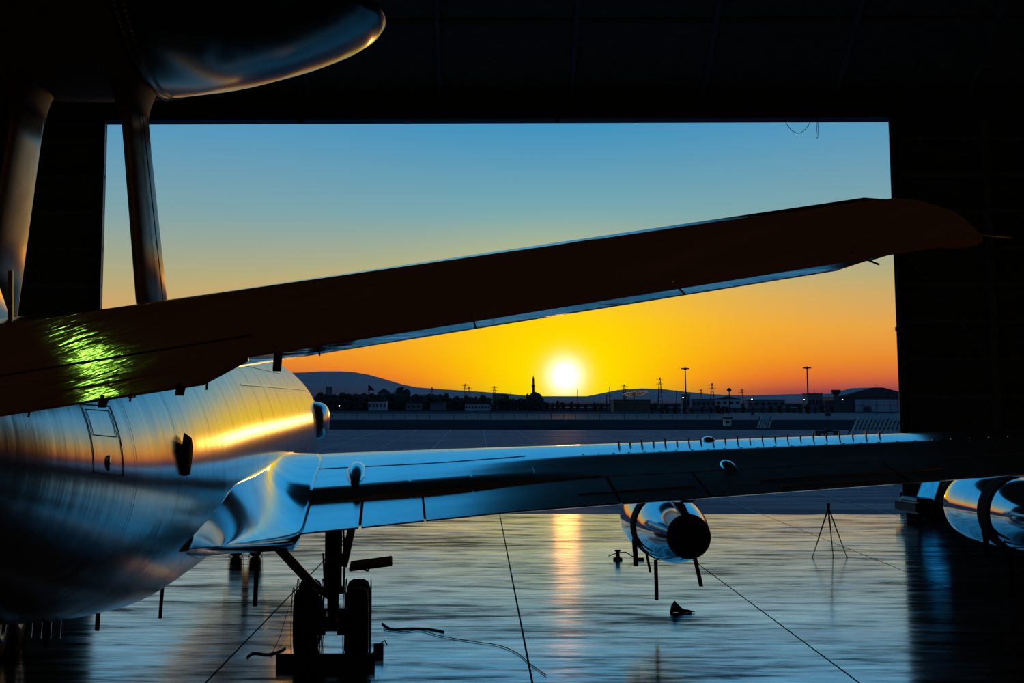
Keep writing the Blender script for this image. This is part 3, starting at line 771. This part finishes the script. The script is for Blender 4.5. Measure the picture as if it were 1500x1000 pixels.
def cable(name, pts, r_, label, cat='cable', m=m_black):
    # smooth through the points
    P_ = [Vector(p) for p in pts]; outp = []
    for i in range(len(P_) - 1):
        a, b, c_, d_ = P_[max(i - 1, 0)], P_[i], P_[i + 1], P_[min(i + 2, len(P_) - 1)]
        for k in range(5):
            t = k / 5; outp.append(.5 * ((2 * b) + (c_ - a) * t + (2 * a - 5 * b + 4 * c_ - d_) * t * t + (3 * b - a - 3 * c_ + d_) * t ** 3))
    outp.append(P_[-1])
    o0 = outp[0].copy(); o = MB().tube([q_ - o0 for q_ in outp], r_, 6).build(name, m, None, True, o0)
    return tag(o, label, cat)
G = lambda px, py, z=.015: gnd(px, py) + Vector((0, 0, z))
cable('hose', [G(560, 914), G(574, 922), G(600, 921), G(628, 922), G(650, 926)], .018, 'thin dark hose lying on the floor right of the big tyres', 'hose')
cable('thin_wire', [G(562, 922), G(590, 926), G(615, 924), G(645, 932), G(690, 940), G(730, 946), G(757, 957), G(775, 972), G(800, 990)], .008, 'thin dark wire wandering over the floor from the big tyres towards the long joint', 'cable')
cable('earth_cable', [G(362, 963), G(372, 957), G(392, 959), G(408, 955), G(418, 950)], .016, 'dark cable on the floor left of the long wheel chock', 'cable')
q = a2w(24.4, 2.5)
cable('slack_wire', [G(396, 962), G(410, 940, .10), G(424, 915, .35), (q.x, q.y, 1.0)], .006, 'fine wire rising from the floor to the left big tyre', 'cable')
# small objects on the slabs
p = gnd(993, 897); bg_ = empty('crumpled_bag', p); tag(bg_, 'small crumpled black bag on the floor below the inboard engine', 'bag')
rows = []
for i, (x, r_) in enumerate(((-.16, .02), (-.13, .085), (-.06, .12), (.02, .09), (.09, .055), (.16, .04), (.24, .035), (.30, .008))):
    rows.append([(x, r_ * 1.1 * cos(2 * PI * k / 10) * (1 + .15 * sin(3 * k + i)), max(.002, r_ * .75 + r_ * .95 * sin(2 * PI * k / 10) * (1 + .12 * cos(2 * k + i)) + (.03 if i == 2 else 0))) for k in range(10)])
MB().grid(rows, closed=True, caps=True).build('bag_body', m_black, bg_, True)
MB().tube([(.18, 0, .06), (.24, -.06, .05), (.34, -.02, .02)], .012, 6).build('drawstring', m_black, bg_)
p = gnd(905, 820); vl = empty('floor_valve', p); tag(vl, 'small dark valve fitting with thin arms on the floor left of the inboard engine', 'fitting')
MB().lathe([(0, .13), (.06, .12), (.08, .06), (.22, .05), (.24, .09), (.27, .08)], 'z', (0, 0, 0), 14, True).build('valve_body', m_black, vl)
MB().tube([(0, 0, .2), (.22, -.1, .22), (.40, 0, .10), (.62, .05, .02)], .016, 6).build('arm', m_black, vl)
MB().tube([(0, 0, .2), (-.25, .05, .10)], .014, 6).build('arm', m_black, vl)
MB().box((.62, .05, .03), (.2, .08, .06)).build('end_plate', m_black, vl)
# tow tractor by the right door edge
p = Vector((17.35, 62.4, 0)); tg = empty('tow_tractor', p, R(8)); tag(tg, 'dark airfield tractor with a glazed cab parked by the right door edge', 'tractor')
b = MB().box((0, 0, .52), (3.6, 1.9, .44)).build('chassis', m_tugpaint, tg); bevel(b, .06, 3)
b = MB().box((-1.45, 0, .80), (.66, 1.7, .14), taper=.88).build('bonnet', m_tugpaint, tg); bevel(b, .05, 3)
MB().box((-1.84, 0, .55), (.10, 1.95, .3)).build('bumper', m_rubber, tg)
# cab pillars and panes
cz0, cz1 = .72, 2.2
fx, rx, tf, trr = -1.12, 1.05, -.52, .95
roof = MB().box((.2, 0, cz1 + .05), (1.55, 1.7, .1)).build('cab_roof', m_tugpaint, tg); bevel(roof, .03)
for s in (-1, 1):
    for xb, xt in ((fx, tf), (.02, .05), (rx, trr)):
        MB().bar((xb, s * .8, cz0), (xt, s * .75, cz1), .07).build('cab_pillar', m_tugpaint, tg)
    for x0_, x1_, y0_, y1_ in ((fx, .0, tf, .02), (.06, rx, .08, trr)):
        o = mesh_obj('side_pane', [(x0_, s * .80, cz0 + .05), (x1_, s * .80, cz0 + .05), (y1_, s * .76, cz1), (y0_, s * .76, cz1), (x0_, s * .78, cz0 + .05), (x1_, s * .78, cz0 + .05), (y1_, s * .74, cz1), (y0_, s * .74, cz1)], [(0, 1, 2, 3), (7, 6, 5, 4), (0, 4, 5, 1), (1, 5, 6, 2), (2, 6, 7, 3), (3, 7, 4, 0)], m_glass, tg)
o = mesh_obj('windscreen', [(fx - .02, -.78, cz0 + .05), (fx - .02, .78, cz0 + .05), (tf - .02, .74, cz1), (tf - .02, -.74, cz1), (fx, -.78, cz0 + .05), (fx, .78, cz0 + .05), (tf, .74, cz1), (tf, -.74, cz1)], [(0, 1, 2, 3), (7, 6, 5, 4), (0, 4, 5, 1), (1, 5, 6, 2), (2, 6, 7, 3), (3, 7, 4, 0)], m_glass, tg)
MB().box((0, 0, .74), (2.1, 1.6, .06)).build('cab_floor', m_tugpaint, tg)
for x in (-1.15, 1.15):
    for s in (-1, 1):
        q = Vector((x, s * .88, .38)); wheel(tg, q, .38, .26).rotation_euler = (0, 0, PI / 2)
for s in (-1, 1): MB().lathe([(0, .09), (.04, .08), (.05, 0)], 'x', (-1.83, s * .7, .6), 14).build('headlamp', m_edge, tg)
MB().tube([(-.5, -.95, 1.3), (-.7, -1.05, 1.45), (-.9, -1.05, 1.3)], .02, 6).build('mirror_arm', m_edge, tg)
# bollard outside the threshold
bo = empty('bollard', (gx(1317, 70.), 70, 0)); tag(bo, 'short dark post with a pale cap just outside the right door edge', 'bollard')
MB().lathe([(0, .13), (.05, .12), (.62, .12)], 'z', (0, 0, 0), 14, True).build('post', m_rubber, bo, False); MB().lathe([(.62, .13), (.68, .12), (.72, .03)], 'z', (0, 0, 0), 14, True).build('cap', m_white, bo)
# cables hanging from the lintel, small lamps under it
def lint(px, py): return at(px, py, YD - .3)
cable('hanging_cable', [lint(1148, 171), lint(1152, 181), lint(1160, 191), lint(1170, 195), lint(1180, 189), lint(1186, 180), lint(1188, 171)], .012, 'wide loop of cable sagging below the door lintel')
cable('hanging_cable', [lint(1197, 171), lint(1196.5, 188), lint(1195.5, 200), lint(1197.5, 202), lint(1198.5, 190), lint(1198, 172)], .010, 'narrow straight cable end hanging below the door lintel')
cable('hanging_cable', [lint(1229, 171), lint(1236, 174.5), lint(1248, 177), lint(1260, 175.5), lint(1268, 171)], .010, 'shallow cable arc nearest the right end of the lintel')
for i, (px, py, lb) in enumerate(((440, 175, 'small dark fitting under the lintel near its left end'), (817, 172, 'small dark fitting under the lintel near its middle'))):
    p = lint(px, py); e = empty('lintel_fitting', (p.x, YD - .15, HD)); tag(e, lb, 'fitting')
    MB().box((0, 0, -.04), (.26 if i == 0 else .08, .16, .08)).build('bracket', m_black, e); MB().lathe([(-.14, .02), (-.12, .07), (-.07, .08)], 'z', (0, 0, 0), 12, True).build('lens', m_black, e)

# unseen roof lamps: green read from its reflections, amber ones added for warm fill
m_lamp = mat('green_lamp_glow', (.2, .8, .2), .5, emit=(.35, 1, .12, 14.)); m_fill_amber = mat('amber_fill_glow', (.8, .3, .1), .5, emit=(1, .42, .14, 15.))
k = 0
for x, y, z, mm_ in ((-12.1, 25.2, 19, m_lamp), (2.0, -4, 17.5, m_fill_amber), (-7, -4, 17.5, m_fill_amber), (-3, 8, 22, m_fill_amber), (14, 4, 21, m_fill_amber), (9, 14, 24., m_fill_amber), (12, 26, 26, m_fill_amber)):
    e = empty('unseen_bay_lamp', (x, y, z)); tag(e, 'unseen bell-shaped lamp hanging high under the roof', 'lamp', 'lamps under the roof')
    MB().lathe([(.55, .05), (.35, .12), (.1, .38), (0, .42)], 'z', (0, 0, 0), 24).build('shade', m_beam, e, True)
    MB().lathe([(.02, .36), (.0, .30), (-.03, .0)], 'z', (0, 0, 0), 20).build('lamp_lens', mm_, e, True)
    MB().tube([(0, 0, .5), (0, 0, zr(y) - z - .03)], .02, 6).build('rod', m_beam, e)

# ------------------------------------------------------------------ the airfield and the town behind it
def box_building(name, px0, px1, D, h, dep, m, label, roof='flat', windows=0, cat='building', z0=0., group=None, wm=None):
    x0, x1 = gx(px0, D), gx(px1, D); w_ = x1 - x0
    e = empty(name, ((x0 + x1) / 2, D + dep / 2, 0)); tag(e, label, cat, group)
    MB().box((0, 0, h / 2), (w_, dep, h)).build('wall', m, e)
    if roof == 'flat': MB().box((0, 0, h + .15), (w_ + .5, dep + .5, .3)).build('roof', m_roof, e)
    elif roof == 'gable':
        r_ = h * .35; v = [(-w_ / 2 - .4, -dep / 2 - .3, h), (0, -dep / 2 - .3, h + r_), (w_ / 2 + .4, -dep / 2 - .3, h), (-w_ / 2 - .4, dep / 2 + .3, h), (0, dep / 2 + .3, h + r_), (w_ / 2 + .4, dep / 2 + .3, h)]
        mesh_obj('roof', v, [(0, 1, 2), (5, 4, 3), (0, 3, 4, 1), (1, 4, 5, 2), (0, 2, 5, 3)], m_roof, e)
    elif roof == 'arc':
        rws = [[(w_ / 2 * cos(R(a)) * 1.02, yy, h + h * .45 * sin(R(a))) for a in range(0, 181, 15)] for yy in (-dep / 2 - .2, dep / 2 + .2)]
        MB().grid(rws, closed=True, caps=True).build('roof', m_roof, e)
    for i in range(windows):
        xx = -w_ / 2 + w_ * (i + .5) / windows
        o = MB().box((xx, -dep / 2 - .03, h * .55), (w_ / windows * .5, .12, h * .3)).build('window', wm or m_joint, e)
    return e
box_building('low_shed', 539, 566, 800, 4.3, 10, m_bldgw, 'low bluish shed in front of the trees, nearest the nose fairing', 'flat', 5)
box_building('low_shed', 594, 617, 830, 3.4, 10, m_bldg, 'grey low shed second from the nose fairing', 'flat', 3)
box_building('low_shed', 630, 653, 830, 3.0, 10, m_bldg, 'low shed with a shallow curved roof left of the white row', 'arc', 0)
box_building('white_row_building', 681, 718, 780, 3.1, 8, m_bldgw, 'long low white building row before the trees, left of the mosque', 'flat', 8)
box_building('apartment_block', 553, 572, 1500, 12.0, 14, m_bldg, 'grey block showing above the trees right of the flag', 'gable', 4, 'building')
box_building('apartment_block', 577, 585, 1500, 13.0, 14, m_bldg, 'small grey block next to the tall round tree', 'flat', 2)
box_building('apartment_block', 610, 640, 1600, 10.5, 14, m_bldg, 'wide low block behind the trees right of the tall round tree', 'flat', 5)
box_building('apartment_block', 722, 742, 1600, 11.0, 14, m_bldg, 'pale block above the trees midway to the mosque', 'flat', 4)
box_building('water_tank_block', 477, 486.5, 1300, 15.5, 5, m_bldg, 'square dark tower standing above the trees at their left end', 'flat', 0, 'tower')
box_building('brown_shed', 899, 953, 700, 5.0, 18, m_shed, 'wide brown industrial shed below the smoke, right of the sun', 'flat', 0)
box_building('gatehouse', 1000, 1011, 650, 6.8, 6, m_bldg, 'dark block at the foot of the left floodlight mast', 'flat', 2)
box_building('terminal_block', 1184, 1205, 700, 7.4, 12, m_bldg, 'dark block at the foot of the right floodlight mast', 'flat', 4)
box_building('warehouse', 1013, 1048, 1000, 5.6, 12, m_bldg, 'long low warehouse right of the left floodlight mast', 'flat', 5)
box_building('warehouse', 1095, 1150, 1050, 5.4, 12, m_bldg, 'long low warehouse left of the right floodlight mast', 'flat', 6)
box_building('warehouse', 1048, 1085, 1250, 6.2, 12, m_bldgw, 'pale warehouse between the two floodlight masts', 'gable', 4)
box_building('white_hut', 1060, 1070.5, 305, 1.25, 1.2, m_white, 'small white hut with a dark opening at the apron edge', 'flat', 1)
# far hangar with a wide shallow gable
D = 700; x0, x1 = gx(1228, D), gx(1345, D); W_ = x1 - x0
e = empty('far_hangar', ((x0 + x1) / 2, D + 20, 0)); tag(e, 'large far hangar with a low dark gable roof and pale panelled doors', 'building')
MB().box((0, 0, 3.1), (W_, 40, 6.2)).build('wall', m_roof, e)
v = [(-W_ / 2 - .8, -20.5, 6.2), (-W_ * .06, -20.5, 10.1), (W_ * .06, -20.5, 10.1), (W_ / 2 + .8, -20.5, 6.2), (-W_ / 2 - .8, 20.5, 6.2), (-W_ * .06, 20.5, 10.1), (W_ * .06, 20.5, 10.1), (W_ / 2 + .8, 20.5, 6.2)]
mesh_obj('gable_roof', v, [(0, 1, 2, 3), (7, 6, 5, 4), (0, 4, 5, 1), (1, 5, 6, 2), (2, 6, 7, 3), (0, 3, 7, 4)], m_roof, e)
xl = gx(1252, D) - (x0 + x1) / 2; n = 9; wd = (W_ / 2 - xl) / n
for i in range(n):
    for r_ in range(2):
        MB().box((xl + wd * (i + .5), -20.2 - (i % 2) * .15, 1.45 + r_ * 2.55), (wd - .16, .3, 2.45)).build('door_panel', m_bldgw, e)
MB().box((gx(1270, D) - (x0 + x1) / 2, -20.7, 1.1), (3., .3, 2.2)).build('wicket_door', m_roof, e)
MB().bar((0, -18, 10.1), (0, -18, 11.2), .12).bar((-.9, -18, 11.3), (.9, -18, 11.1), .12).build('roof_aerial', m_mast, e)
# control tower
e = empty('control_tower', (gx(1225, 690), 690, 0)); tag(e, 'slim control tower with a wider top cab, left of the far hangar', 'tower')
MB().lathe([(0, 1.3), (7.2, 1.1)], 'z', (0, 0, 0), 12, True).build('shaft', m_roof, e); MB().lathe([(7.2, 1.2), (7.8, 1.9), (9., 2.0), (9.1, 1.2)], 'z', (0, 0, 0), 12, True).build('tower_cab', m_mast, e)
MB().box((0, 3, 2.4), (9, 6, 4.8)).build('base_block', m_roof, e)
# mosque: dome and minaret
e = empty('mosque', (gx(784.5, 900), 905, 0)); tag(e, 'mosque silhouette with a low dome, left of the sun', 'mosque')
MB().box((0, 0, 3), (9, 9, 6)).build('prayer_hall', m_mast, e)
MB().lathe([(5.6, 4.0), (6.6, 3.9), (7.8, 3.3), (8.7, 2.2), (9.2, .9), (9.4, .12), (10.0, .05)], 'z', (0, 0, 0), 24, True).build('dome', m_mast, e, True)
MB().lathe([(5, .9), (7.6, .8), (8.3, .4), (8.6, .05)], 'z', (-4.2, 0, 0), 12, True).build('small_dome', m_mast, e, True)
e = empty('minaret', (gx(781.3, 900) , 898, 0)); tag(e, 'tall thin minaret with a pointed cap beside the mosque dome', 'minaret')
MB().lathe([(0, .75), (12.2, .62), (12.3, 1.0), (12.9, 1.0), (13.0, .55), (15.6, .5)], 'z', (0, 0, 0), 14, True).build('shaft', m_mast, e)
MB().lathe([(15.6, .62), (17.2, .25), (18.2, .05)], 'z', (0, 0, 0), 14, True).build('cap', m_mast, e)
# lattice pylons and masts
def pylon(px, ytop, D, label, arms=2, wd=1.8, group=None):
    h = at(px, ytop, D).z; e = empty('lattice_pylon', (gx(px, D), D, 0)); tag(e, label, 'pylon', group)
    for i, (sx, sy) in enumerate(((-1, -1), (1, -1), (1, 1), (-1, 1))):
        MB().bar((sx * wd, sy * wd, 0), (sx * wd * .18, sy * wd * .18, h), .32).build('leg', m_mast, e)
    br = MB(); n = 7
    for k in range(n):
        a, b = k / n, (k + 1) / n; wa, wb_ = wd * (1 - .82 * a), wd * (1 - .82 * b)
        br.bar((-wa, -wa, h * a), (wb_, -wb_, h * b), .16); br.bar((wa, -wa, h * a), (-wb_, -wb_, h * b), .16)
    tag(br.build('bracing', m_mast, e), kind='stuff')
    for k in range(arms): MB().bar((-wd * 1.6, 0, h * (.78 + .14 * k)), (wd * 1.6, 0, h * (.78 + .14 * k)), .25).build('cross_arm', m_mast, e)
for px, yt, D, lb in ((633, 567, 1500, 'lattice pylon above the trees, leftmost in the line'), (681.5, 562, 1400, 'lattice pylon left of the mosque, the taller of a close pair'), (687, 566, 1500, 'lattice pylon left of the mosque, the shorter of a close pair'), (724, 565, 1450, 'lattice pylon nearest the mosque on its left'),
                      (915, 562.5, 1300, 'lattice pylon standing left of the smoke'), (967, 552.5, 1300, 'tallest lattice pylon, between the smoke and the left floodlight mast'), (1043.5, 561, 1300, 'thick lattice pylon right of the left floodlight mast'), (1087, 569, 1700, 'short lattice pylon between the water tower and the right floodlight mast'), (1027, 570, 1800, 'short lattice pylon nearest the left floodlight mast')):
    pylon(px, yt, D, lb)
def pole(px, ytop, D, r_, label, cat='mast', nm='mast'):
    h = at(px, ytop, D).z; e = empty(nm, (gx(px, D), D, 0)); tag(e, label, cat)
    MB().tube([(0, 0, 0), (0, 0, h)], [r_, r_ * .55], 8).build('pole', m_mast, e); return e, h
for px, top, D, lb in ((1004.7, 537.5, 640, 'tall floodlight mast with a crown of lamps, left one of two'), (1183.7, 536.5, 640, 'tall floodlight mast with a crown of lamps, right one of two')):
    e, h = pole(px, top, D, .36, lb, nm='floodlight_mast')
    MB().lathe([(h - 1.0, .3), (h - .7, .9), (h - .4, .9), (h - .3, .3)], 'z', (0, 0, 0), 12, True).build('lamp_ring', m_mast, e)
    for a in range(0, 360, 60): MB().box((1.25 * cos(R(a)), 1.25 * sin(R(a)), h - .55), (.55, .55, .45)).build('floodlight', m_mast, e)
    MB().box((0, 0, .5), (1.2, 1.2, 1)).build('base_block', m_bldg, e)
e, h = pole(1068.5, 568, 700, .28, 'slender tower with a round tank on top, between the floodlight masts', 'water tower', 'water_tower')
MB().lathe([(h - 1.6, .3), (h - 1.3, .95), (h - .5, .95), (h, .3)], 'z', (0, 0, 0), 14, True).build('tank', m_mast, e)
for px, t_, D, lb in ((537.5, 570, 1000, 'thin pole just left of the flag'), (504, 574, 1000, 'thin pole between the square tower and the flag'), (583, 570.5, 1000, 'thin pole left of the tall round tree'), (893, 566, 900, 'thin pole left of the smoke stacks'), (846, 570, 900, 'thin pole right of the sun'), (991, 571, 900, 'thin pole left of the left floodlight mast'), (1193, 569, 800, 'short thin pole right of the right floodlight mast'), (707, 573, 1000, 'short pole midway between pylon pair and mosque'), (748, 573, 1000, 'short pole left of the mosque')):
    pole(px, t_, D, .22, lb, 'pole', 'thin_pole')
# smoke stacks and smoke
for i, (px, t_) in enumerate(((888.5, 578), (893.5, 578), (914.5, 577.5), (929, 578.5))):
    e, h = pole(px, t_, 690, .34, ['left chimney of the pair at the end of the brown shed', 'right chimney of the pair at the end of the brown shed', 'chimney on the brown shed under the left of the smoke', 'chimney on the brown shed under the right of the smoke'][i], 'chimney', 'chimney')
    MB().lathe([(h - .5, .38), (h, .40)], 'z', (0, 0, 0), 10, True).build('rim', m_roof, e)
m_smoke = bpy.data.materials.new('drifting_smoke'); m_smoke.use_nodes = True; t = m_smoke.node_tree; t.nodes.clear()
vs = t.nodes.new('ShaderNodeVolumeScatter'); vs.inputs['Color'].default_value = (1, .95, .85, 1); vs.inputs['Density'].default_value = 2.; vs.inputs['Anisotropy'].default_value = .9
oo = t.nodes.new('ShaderNodeOutputMaterial'); t.links.new(vs.outputs[0], oo.inputs['Volume'])
p0 = at(916, 578, 720)
sm = MB()
for i in range(8):
    u = i / 7; r_ = .6 + 1.1 * sin(PI * (.12 + .8 * u)); c_ = Vector((u * 8.6, random.uniform(-.4, .4), u * 1.1 + .25 * sin(i * 2.1)))
    sm.grid([[c_ + Vector((r_ * 1.25 * sin(R(a)) * cos(R(b)), r_ * sin(R(a)) * sin(R(b)), r_ * .55 * cos(R(a)))) for b in range(0, 360, 45)] for a in (8, 45, 90, 135, 172)], closed=True, caps=True)
o = sm.build('smoke_plume', m_smoke, None, True, p0); tag(o, 'bright plume of smoke drifting above the brown shed', 'smoke', None, 'stuff')
# flag
e, h = pole(537.8 + 1.6, 562, 760, .14, 'dark flag flying from a tall pole, left of the apartment block', 'flag', 'flagpole')
rows = []
for i in range(9):
    u = i / 8; rows.append([(u * 2.7, .25 * sin(u * 6), h - .2 - u * 2.4 * .95 - (0 if k else 0) + (0 if k == 0 else -(2.5 * (1 - u) + .4))) for k in range(2)])
rows2 = [[(p_[0], p_[1] + .04, p_[2]) for p_ in r_] for r_ in rows]
MB().grid([r_ + r2[::-1] for r_, r2 in zip(rows, rows2)], closed=True, caps=True).build('flag_cloth', mat('dark_red_flag', (.10, .01, .01), .8), e)

# blast fences of leaning slats
def blast_fence(px0, px1, ybase, h, n, label, ang, lean):
    p = gnd(px0, ybase); D = p.y; e = empty('blast_fence', (p.x, D, 0)); tag(e, label, 'fence')
    L_ = (gx(px1, D) - p.x); dx, dy = 1, .25
    for i in range(n):
        x = L_ * (i + .5) / n; y = dy * x * .3
        MB().bar((x, y, .1), (x + lean, y + .9, h), L_ / n * .62, .08).build('slat', m_fence, e)
    for k in (.08, .5, .96):
        MB().bar((lean * k, .9 * k + .12, h * k + .02), (L_ + lean * k, dy * L_ * .3 + .9 * k + .12, h * k + .02), .12).build('rail', m_fence, e)
    for i in range(0, n + 1, 4):
        x = L_ * i / n; MB().bar((x + lean * .9, 1 + dy * x * .3, h * .9), (x + lean * .4, 3.0 + dy * x * .3, 0), .14).build('back_strut', m_mast, e)
blast_fence(1243, 1345, 638, 2.35, 17, 'wide fence of leaning pale slats beside the right door edge', 0, 1.3)
blast_fence(1108, 1127, 627.5, 2.2, 5, 'narrow fence of leaning pale slats at the apron edge', 0, .9)
# tow bar and trolley in front of the wide fence
D = 212; e = empty('tow_bar', (gx(1205, D), D, 0)); tag(e, 'long pale tow bar on small wheels pointing at the wide slatted fence', 'tow bar')
MB().tube([(-.2, 0, .5), (3.2, 0, .28)], .08, 8).build('bar', m_white, e); MB().box((-.5, 0, .55), (1.0, .8, .35)).build('head_frame', m_rubber, e)
for x in (-.7, .2, 1.4): wheel(e, Vector((x, -.35, .28)), .28, .16).rotation_euler = (0, 0, PI / 2)
MB().bar((-.9, 0, .7), (-1.0, 0, 1.05), .12).build('handle', m_rubber, e)
e = empty('equipment_trolley', (gx(1217, 214), 214.5, 0)); tag(e, 'low dark trolley behind the tow bar', 'trolley')
MB().box((0, 0, .55), (1.9, .9, .3)).build('deck', m_rubber, e); MB().box((-.3, 0, .85), (.8, .7, .35)).build('crate', m_roof, e)
for x in (-.7, .7): wheel(e, Vector((x, -.4, .25)), .25, .14).rotation_euler = (0, 0, PI / 2)
# taxiway sign boards
for px, yb, lb in ((1213, 611.5, 'dark sign board at the taxiway edge, right one'), (1102.5, 610, 'small dark sign board at the taxiway edge, left one')):
    p = gnd(px, yb); e = empty('sign_board', (p.x, p.y, 0)); tag(e, lb, 'sign'); MB().box((0, 0, .85), (1.5 if px > 1200 else .9, .25, .9)).build('board', m_roof, e)
    for s in (-.4, .4): MB().box((s, 0, .2), (.08, .08, .4)).build('foot', m_mast, e)
# guard rail beyond the apron, left
D = 432; a, b = gx(470, D), gx(1060, D); e = empty('guard_rail', (a, D, 0)); tag(e, 'long pale guard rail on short posts beyond the apron', 'fence')
MB().box(((b - a) / 2, 0, 1.28), (b - a, .12, .16)).build('rail', m_pale, e); MB().box(((b - a) / 2, 0, .7), (b - a, .08, .08)).build('rail', m_pale, e)
po = MB().box((0, 0, .65), (.14, .14, 1.3)).build('post', m_pale, e); n = int((b - a) / 3.1)
for i in range(1, n): dup(po, (3.1 * i, 0, 0), e)

# trees: four crowns, each tree its own copy
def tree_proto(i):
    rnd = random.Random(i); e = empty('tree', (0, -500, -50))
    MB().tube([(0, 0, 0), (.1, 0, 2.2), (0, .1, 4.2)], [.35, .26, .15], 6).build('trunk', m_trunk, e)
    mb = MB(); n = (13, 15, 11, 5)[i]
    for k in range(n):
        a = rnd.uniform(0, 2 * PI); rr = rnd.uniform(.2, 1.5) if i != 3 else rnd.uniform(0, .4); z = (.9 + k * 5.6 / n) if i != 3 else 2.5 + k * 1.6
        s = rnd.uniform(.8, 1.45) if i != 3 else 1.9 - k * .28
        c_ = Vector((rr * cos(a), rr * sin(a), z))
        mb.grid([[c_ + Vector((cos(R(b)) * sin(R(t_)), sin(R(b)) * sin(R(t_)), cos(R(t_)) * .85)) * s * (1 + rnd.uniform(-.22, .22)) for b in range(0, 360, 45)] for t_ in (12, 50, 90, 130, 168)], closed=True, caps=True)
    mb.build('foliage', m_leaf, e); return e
protos = [tree_proto(i) for i in range(4)]
first = [True] * 4
rnd = random.Random(3)
def put(i, px, D, s, label, group):
    if first[i]: t_ = protos[i]; first[i] = False
    else: t_ = dup(protos[i])
    t_.location = (gx(px, D), D, 0); t_.scale = (s * rnd.uniform(.95, 1.3), s, s * rnd.uniform(.9, 1.1)); t_.rotation_euler = (0, 0, rnd.uniform(0, 6))
    tag(t_, label, 'tree', group)
def zone(px):
    for lim, t_ in ((540, 'between the nose fairing and the flag'), (585, 'between the flag and the tall round tree'), (655, 'right of the tall round tree'), (722, 'above the white row building'), (760, 'left of the minaret'), (801, 'around the foot of the mosque')):
        if px < lim: return t_
for row in range(6):
    px = 466 + (row % 3) * 6 + row
    while px < 800:
        D = 850 + row * 13 + rnd.uniform(-1, 1); env = (1.18 if px < 660 else (1.02 if px < 760 else .86)) * (.72 if row < 2 else 1)
        if not (722 < px < 740 and row > 1) and not (770 < px < 798 and 885 < D < 925):
            put(rnd.choice((0, 1, 2)), px, D, env * rnd.uniform(.85, 1.08), ('low front tree of the dense row ' if row < 2 else 'dark tree in the dense row ') + zone(px), 'dense row of trees ' + zone(px))
        px += rnd.uniform(17, 21)
put(3, 589, 932, 1.35, 'tall round dark tree rising above the row, right of the flag', None); put(1, 590, 945, 1.65, 'broad dark tree close behind the tall round one', None)
px = 800
while px < 1000:
    put(rnd.choice((0, 1, 2)), px, 760 + (int(px * 7) % 11) * 13, .55 * rnd.uniform(.8, 1.2), 'low dark tree in the sparse row right of the sun', 'trees right of the sun'); px += rnd.uniform(6, 14)
px = 955
while px < 1225:
    put(rnd.choice((0, 1, 2)), px, (612 + (int(px * 7) % 6) * 9 if px > 1212 else 612 + (int(px * 7) % 7) * 10), .42 * rnd.uniform(.7, 1.2), 'low dark bush-like tree in the row between the floodlight masts', 'trees between the masts'); px += rnd.uniform(7, 16)
# yard lamps: white points of light
m_pt = mat('white_lamp_glow', (1, 1, 1), .5, emit=(.8, .9, 1, 12.))
for px, py, lb in ((497, 594.5, 'small lit lamp on a short pole at the left end of the trees'), (1101.5, 584.5, 'small lit lamp between the floodlight masts'), (1178, 585, 'small lit lamp at the foot of the right floodlight mast'), (1234, 585, 'small lit lamp on the corner of the far hangar'), (1000.5, 582, 'small lit lamp at the foot of the left floodlight mast')):
    D = 640.; p = at(px, py, D); e = empty('yard_lamp', (p.x, D, 0)); tag(e, lb, 'lamp')
    MB().tube([(0, 0, 0), (0, 0, p.z)], .08, 6).build('pole', m_mast, e); MB().lathe([(-.16, .02), (-.09, .15), (.09, .15), (.16, .02)], 'z', (0, 0, p.z), 10, True).build('bulb', m_pt, e, True)
